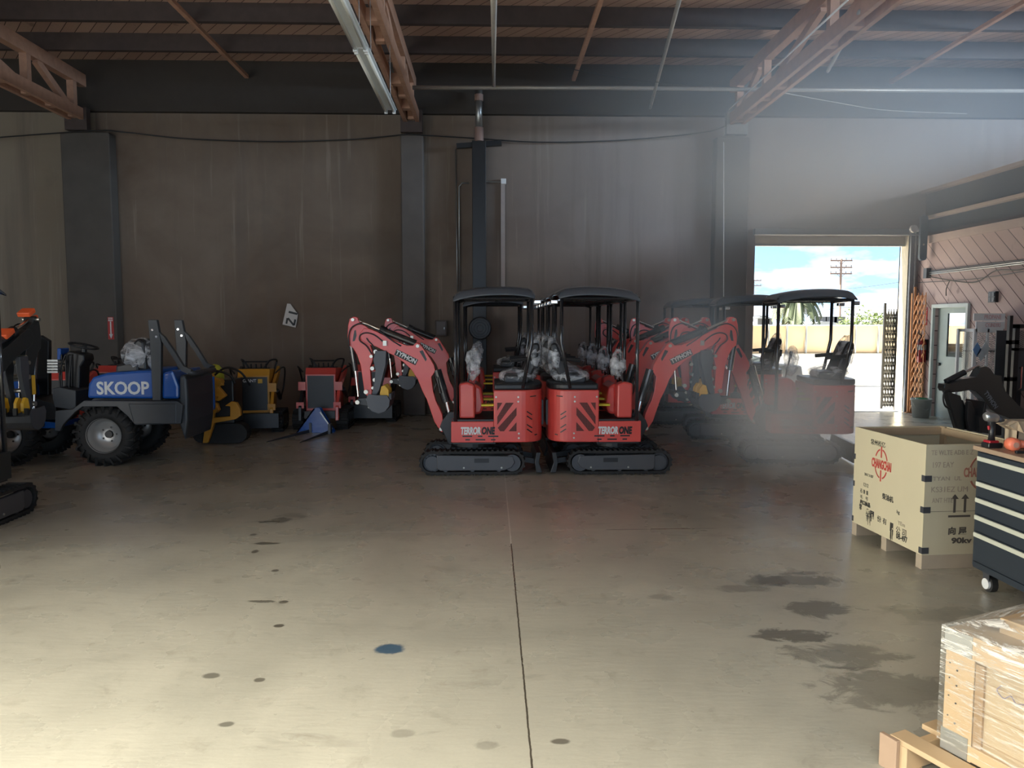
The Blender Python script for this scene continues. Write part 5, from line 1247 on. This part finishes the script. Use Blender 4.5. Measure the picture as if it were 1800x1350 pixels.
# ------------------------------------------------------------------ outside
M_OUT = mat('sunlit yard concrete', (.42, .41, .38), .8, var=.1, scale=1)
o = struct(MB().box(-40, 90, WY + .3, 26.0, -.06, -.01).build('ground_yard', M_OUT))
o = struct(MB().box(-150, 260, 26.0, 400, -.08, -.02).build('ground_far', mat('dry far ground', (.3, .27, .2), .9)))
FY = 21.0
t = thing('yard_fence', 'tan slatted fence on a white base wall across the yard', 'fence', (0, FY, 0))
zft, zfm = at(1440, 572, FY).z, at(1440, 618, FY).z
MB().box(-10, 60, -.0, .1, -.02, zfm - .05).build('base_wall', mat('white block wall', (.86, .86, .84), .8, var=.03), t)
MB().box(-10, 60, .1, .14, zfm - .05, zft).build('slat_screen', mat('tan privacy slats', (.80, .60, .36), .7, var=.06, scale=3), t)
for px in (1352, 1384, 1418, 1461, 1505, 1545, 1590, 1640):
    x = at(px, 600, FY).x
    MB().cyl((x, .05, 0), (x, .05, zft + .03), .03, 8).build('post', M_STEEL, t)
MB().cyl((-10, .06, zft), (60, .06, zft), .02, 6).build('top_rail', M_STEEL, t)
MB().box(-10, 60, -.02, .12, zfm - .08, zfm - .05).build('coping', mat('coping', (.5, .48, .42), .8), t)
# parked car
cx = at(1385, 660, 18.6).x
t = thing('parked_car', 'dark car parked in front of the white yard wall', 'car', (cx - 1.75, 19.4, 0))
t.scale = (1, 1, .8)
prof = [(-2.1, .3), (-2.15, .65), (-2.0, .82), (-1.2, .92), (-.5, 1.3), (.7, 1.32), (1.5, .98), (2.1, .9), (2.15, .5), (2.1, .28)]
MB().prism(prof, -.8, .8).build('body', mat('dark grey car paint', (.06, .07, .08), .2, .3, coat=.6), t, bevel=.06)
MB().prism([(-1.05, .94), (-.45, 1.26), (.65, 1.28), (1.3, 1.0)], -.81, .81).build('side_window', mat('car glass', (.2, .26, .28), .05), t)
for x in (-1.35, 1.4):
    for s in (-1, 1):
        MB().ring(x, .31, [(.12, s * .82), (.2, s * .84), (.31, s * .82), (.31, s * .62), (.12, s * .62)], 20).build('wheel', M_RUBBER, t)
# utility poles
M_POLE = mat('weathered pole', (.14, .10, .09), .8)
def upole(px, ptop, Y, label, arms):
    b = at(px, ptop, Y)
    t = thing('utility_pole', label, 'utility pole', (b.x, Y, 0))
    MB().cyl((0, 0, -.1), (0, 0, b.z), .2, 10, .13).build('pole', M_POLE, t)
    for k, (z, hw) in enumerate(arms):
        zz = at(px, z, Y).z
        MB().box(-hw, hw, -.08, .08, zz - .1, zz + .08).build('crossarm', M_POLE, t)
        g = MB()
        for x in (-hw + .1, -hw * .45, hw * .45, hw - .1): g.cyl((x, 0, zz), (x, 0, zz + .32), .05, 6)
        g.build('insulators', M_GREY, t)
        for s in (-1, 1): MB().bar((s * hw * .4, 0, zz), (0, 0, zz - .5), .05, .05).build('brace', M_POLE, t)
    return t
upole(1479, 455, 100, 'tall brown utility pole with three crossarms beyond the fence', [(458, 1.45), (470, 1.45), (481, 1.45)])
upole(1325, 492, 150, 'distant utility pole at the left edge of the doorway view', [(493, 1.5), (502, 1.5)])
def wire(label, pts, r=.03):
    tag(MB().tube(curve_pts(pts, 5), r, 5).build('power_line', M_HOSE), label, 'power line')
wire('power line rising to the right from the tall utility pole', [at(1481, 509, 98), at(1540, 502, 90), at(1620, 490, 80)])
wire('power line dipping left from the tall utility pole above the fence', [at(1200, 560, 150), at(1400, 553, 120), at(1480, 541, 100), at(1640, 541, 100)])
# palms
def palm(label, px, py, Y, r, nf, seed):
    rnd = random.Random(seed); c = at(px, py, Y)
    t = thing('palm_tree', label, 'palm tree', (c.x, Y, 0))
    MB().tube([(0, 0, 0), (r * .03, 0, c.z * .5), (0, 0, c.z)], [r * .13, r * .10, r * .11], 10).build('trunk', mat('palm trunk', (.28, .22, .16), .9), t)
    g = MB()
    for k in range(nf):
        a = rnd.uniform(0, 2 * math.pi); up = rnd.uniform(-.1, 1.0); ln = r * rnd.uniform(.8, 1.15)
        prev = None
        for i in range(13):
            u = i / 12; h = up * u * ln - 1.05 * u * u * ln
            p = Vector((math.cos(a) * ln * u * (1 - .25 * u), math.sin(a) * ln * u * (1 - .25 * u), c.z + h))
            if prev is not None:
                g.bar(prev, p, .04, .03)
                for s in (-1, 1):
                    side = Vector((-math.sin(a), math.cos(a), 0)) * s
                    for q in (0, .5):
                        b0 = prev.lerp(p, q); tip = b0 + side * r * .16 + Vector((0, 0, -r * .28 * (1.1 - u * .4)))
                        d = (p - prev) * .35
                        n = len(g.v); g.v += [tuple(b0 - d), tuple(b0 + d), tuple(tip)]; g.f.append([n, n + 1, n + 2])
            prev = p
    g.build('fronds', mat('palm green', (.04, .055, .025), .7, var=.3), t)
palm('feathery palm with drooping fronds beyond the fence', 1402, 524, 70, 2.6, 42, 3)
palm('slimmer palm left of the feathery palm beyond the fence', 1381, 528, 76, 1.9, 30, 9)
# shrub hedge, houses
def leafy(name, label, cat, px0, px1, ptop, pbot, Y, seed, m, n=2600):
    rnd = random.Random(seed); a, b = at(px0, ptop, Y), at(px1, ptop, Y); z0 = max(.2, at(px0, pbot, Y).z - 1)
    t = thing(name, label, cat, ((a.x + b.x) / 2, Y, 0)); W = b.x - a.x; H = a.z - z0; g = MB()
    blobs = [(rnd.uniform(-.42, .42) * W, rnd.uniform(-.15, .15) * W, z0 + H * rnd.uniform(.2, .72), H * rnd.uniform(.25, .42)) for _ in range(14)]
    for k in range(n):
        bx, by, bz, br = rnd.choice(blobs); v = Vector((rnd.gauss(0, 1), rnd.gauss(0, 1), rnd.gauss(0, 1))).normalized() * br * rnd.uniform(.75, 1.08)
        c = Vector((bx, by, bz)) + v; s = H * .045
        u = Vector((rnd.uniform(-1, 1), rnd.uniform(-1, 1), rnd.uniform(-1, 1))) * s; w_ = Vector((rnd.uniform(-1, 1), rnd.uniform(-1, 1), rnd.uniform(-1, 1))) * s
        i = len(g.v); g.v += [tuple(c - u), tuple(c + w_), tuple(c + u)]; g.f.append([i, i + 1, i + 2])
    g.build('foliage', m, t)
    s = MB()
    for k in range(5):
        bx, by, bz, br = blobs[k]; s.cyl((bx * .5, by * .5, 0), (bx, by, bz), .12, 6, .05)
    s.build('stems', M_POLE, t)
leafy('leafy_tree', 'bright green bushy tree showing over the fence', 'tree', 1486, 1556, 544, 574, 48, 5, mat('bright leaf', (.08, .12, .03), .7, var=.3))
leafy('leafy_tree', 'low olive green shrub showing over the fence', 'tree', 1545, 1600, 556, 574, 46, 6, mat('olive leaf', (.09, .10, .045), .7, var=.3), 1400)
def house(label, px0, px1, pt, pr, Y, wm, rm):
    a, b = at(px0, pt, Y), at(px1, pt, Y); zr = at(px0, pr, Y).z
    t = thing('house', label, 'building', ((a.x + b.x) / 2, Y, 0)); h = (b.x - a.x) / 2
    MB().box(-h, h, 0, 8, -.05, a.z).build('wall', wm, t)
    MB().prism([(-h - .5, a.z), (h + .5, a.z), (h - 1.5, zr), (-h + 1.5, zr)], -.5, 8.5).build('roof', rm, t)
    for k in (-.5, .1, .6): MB().box(h * k, h * k + 1.2, -.03, 0, 1.2, 2.3).build('window', M_GREY, t)
house('low grey roofed building beyond the fence', 1418, 1478, 571, 565, 80, mat('grey wall', (.4, .42, .45), .8), mat('grey roof', (.25, .27, .3), .8))
house('pale blue grey block at the left of the doorway view', 1326, 1350, 560, 555, 120, mat('blue grey wall', (.45, .52, .62), .8), mat('grey roof', (.25, .27, .3), .8))

# ------------------------------------------------------------------ haze volumes standing in for lens glare around the doorway
def veil(name, label, c, r, dens, col, g=.0):
    m = bpy.data.materials.new(name); m.use_nodes = True; t = m.node_tree; t.nodes.clear()
    o = t.nodes.new('ShaderNodeOutputMaterial'); v = t.nodes.new('ShaderNodeVolumeScatter')
    v.inputs['Anisotropy'].default_value = g; v.inputs['Color'].default_value = col + (1,)
    tcc = t.nodes.new('ShaderNodeTexCoord'); ln = t.nodes.new('ShaderNodeVectorMath'); ln.operation = 'LENGTH'
    t.links.new(tcc.outputs['Object'], ln.inputs[0])
    f = mth(t, 'SUBTRACT', 1.0, ramp(t, ln.outputs['Value'], 0.0, 1.0))
    t.links.new(mth(t, 'MULTIPLY', mth(t, 'MULTIPLY', f, f), dens), v.inputs['Density'])
    t.links.new(v.outputs[0], o.inputs['Volume'])
    me = bpy.data.meshes.new(name); bm = bmesh.new(); bmesh.ops.create_icosphere(bm, subdivisions=3, radius=1); bm.to_mesh(me); bm.free()
    me.materials.append(m); ob = bpy.data.objects.new(name, me); COL.objects.link(ob); ob.location = c; ob.scale = r
    tag(ob, label, 'veil', 'haze for lens glare', 'stuff')
HZ = (.68, .84, 1.0)
veil('glare_veil', 'thin bluish haze standing in for lens glare, under the roof above the open doorway', at(1480, 265, 8.6), (4.2, 2.6, 1.9), .85, HZ)
veil('glare_veil', 'grey haze standing in for lens glare, low in front of the backlit excavator', at(1400, 735, 7.4), (1.1, .95, .80), 4.2, (.86, .92, .95))
veil('glare_veil', 'grey haze standing in for lens glare, left of the doorway', at(1225, 610, 7.8), (.85, .9, 1.5), .8, HZ)
veil('glare_veil', 'bright bluish haze standing in for lens glare, close above the doorway head', at(1455, 335, 11.6), (2.5, 1.7, 1.05), 1.5, HZ)
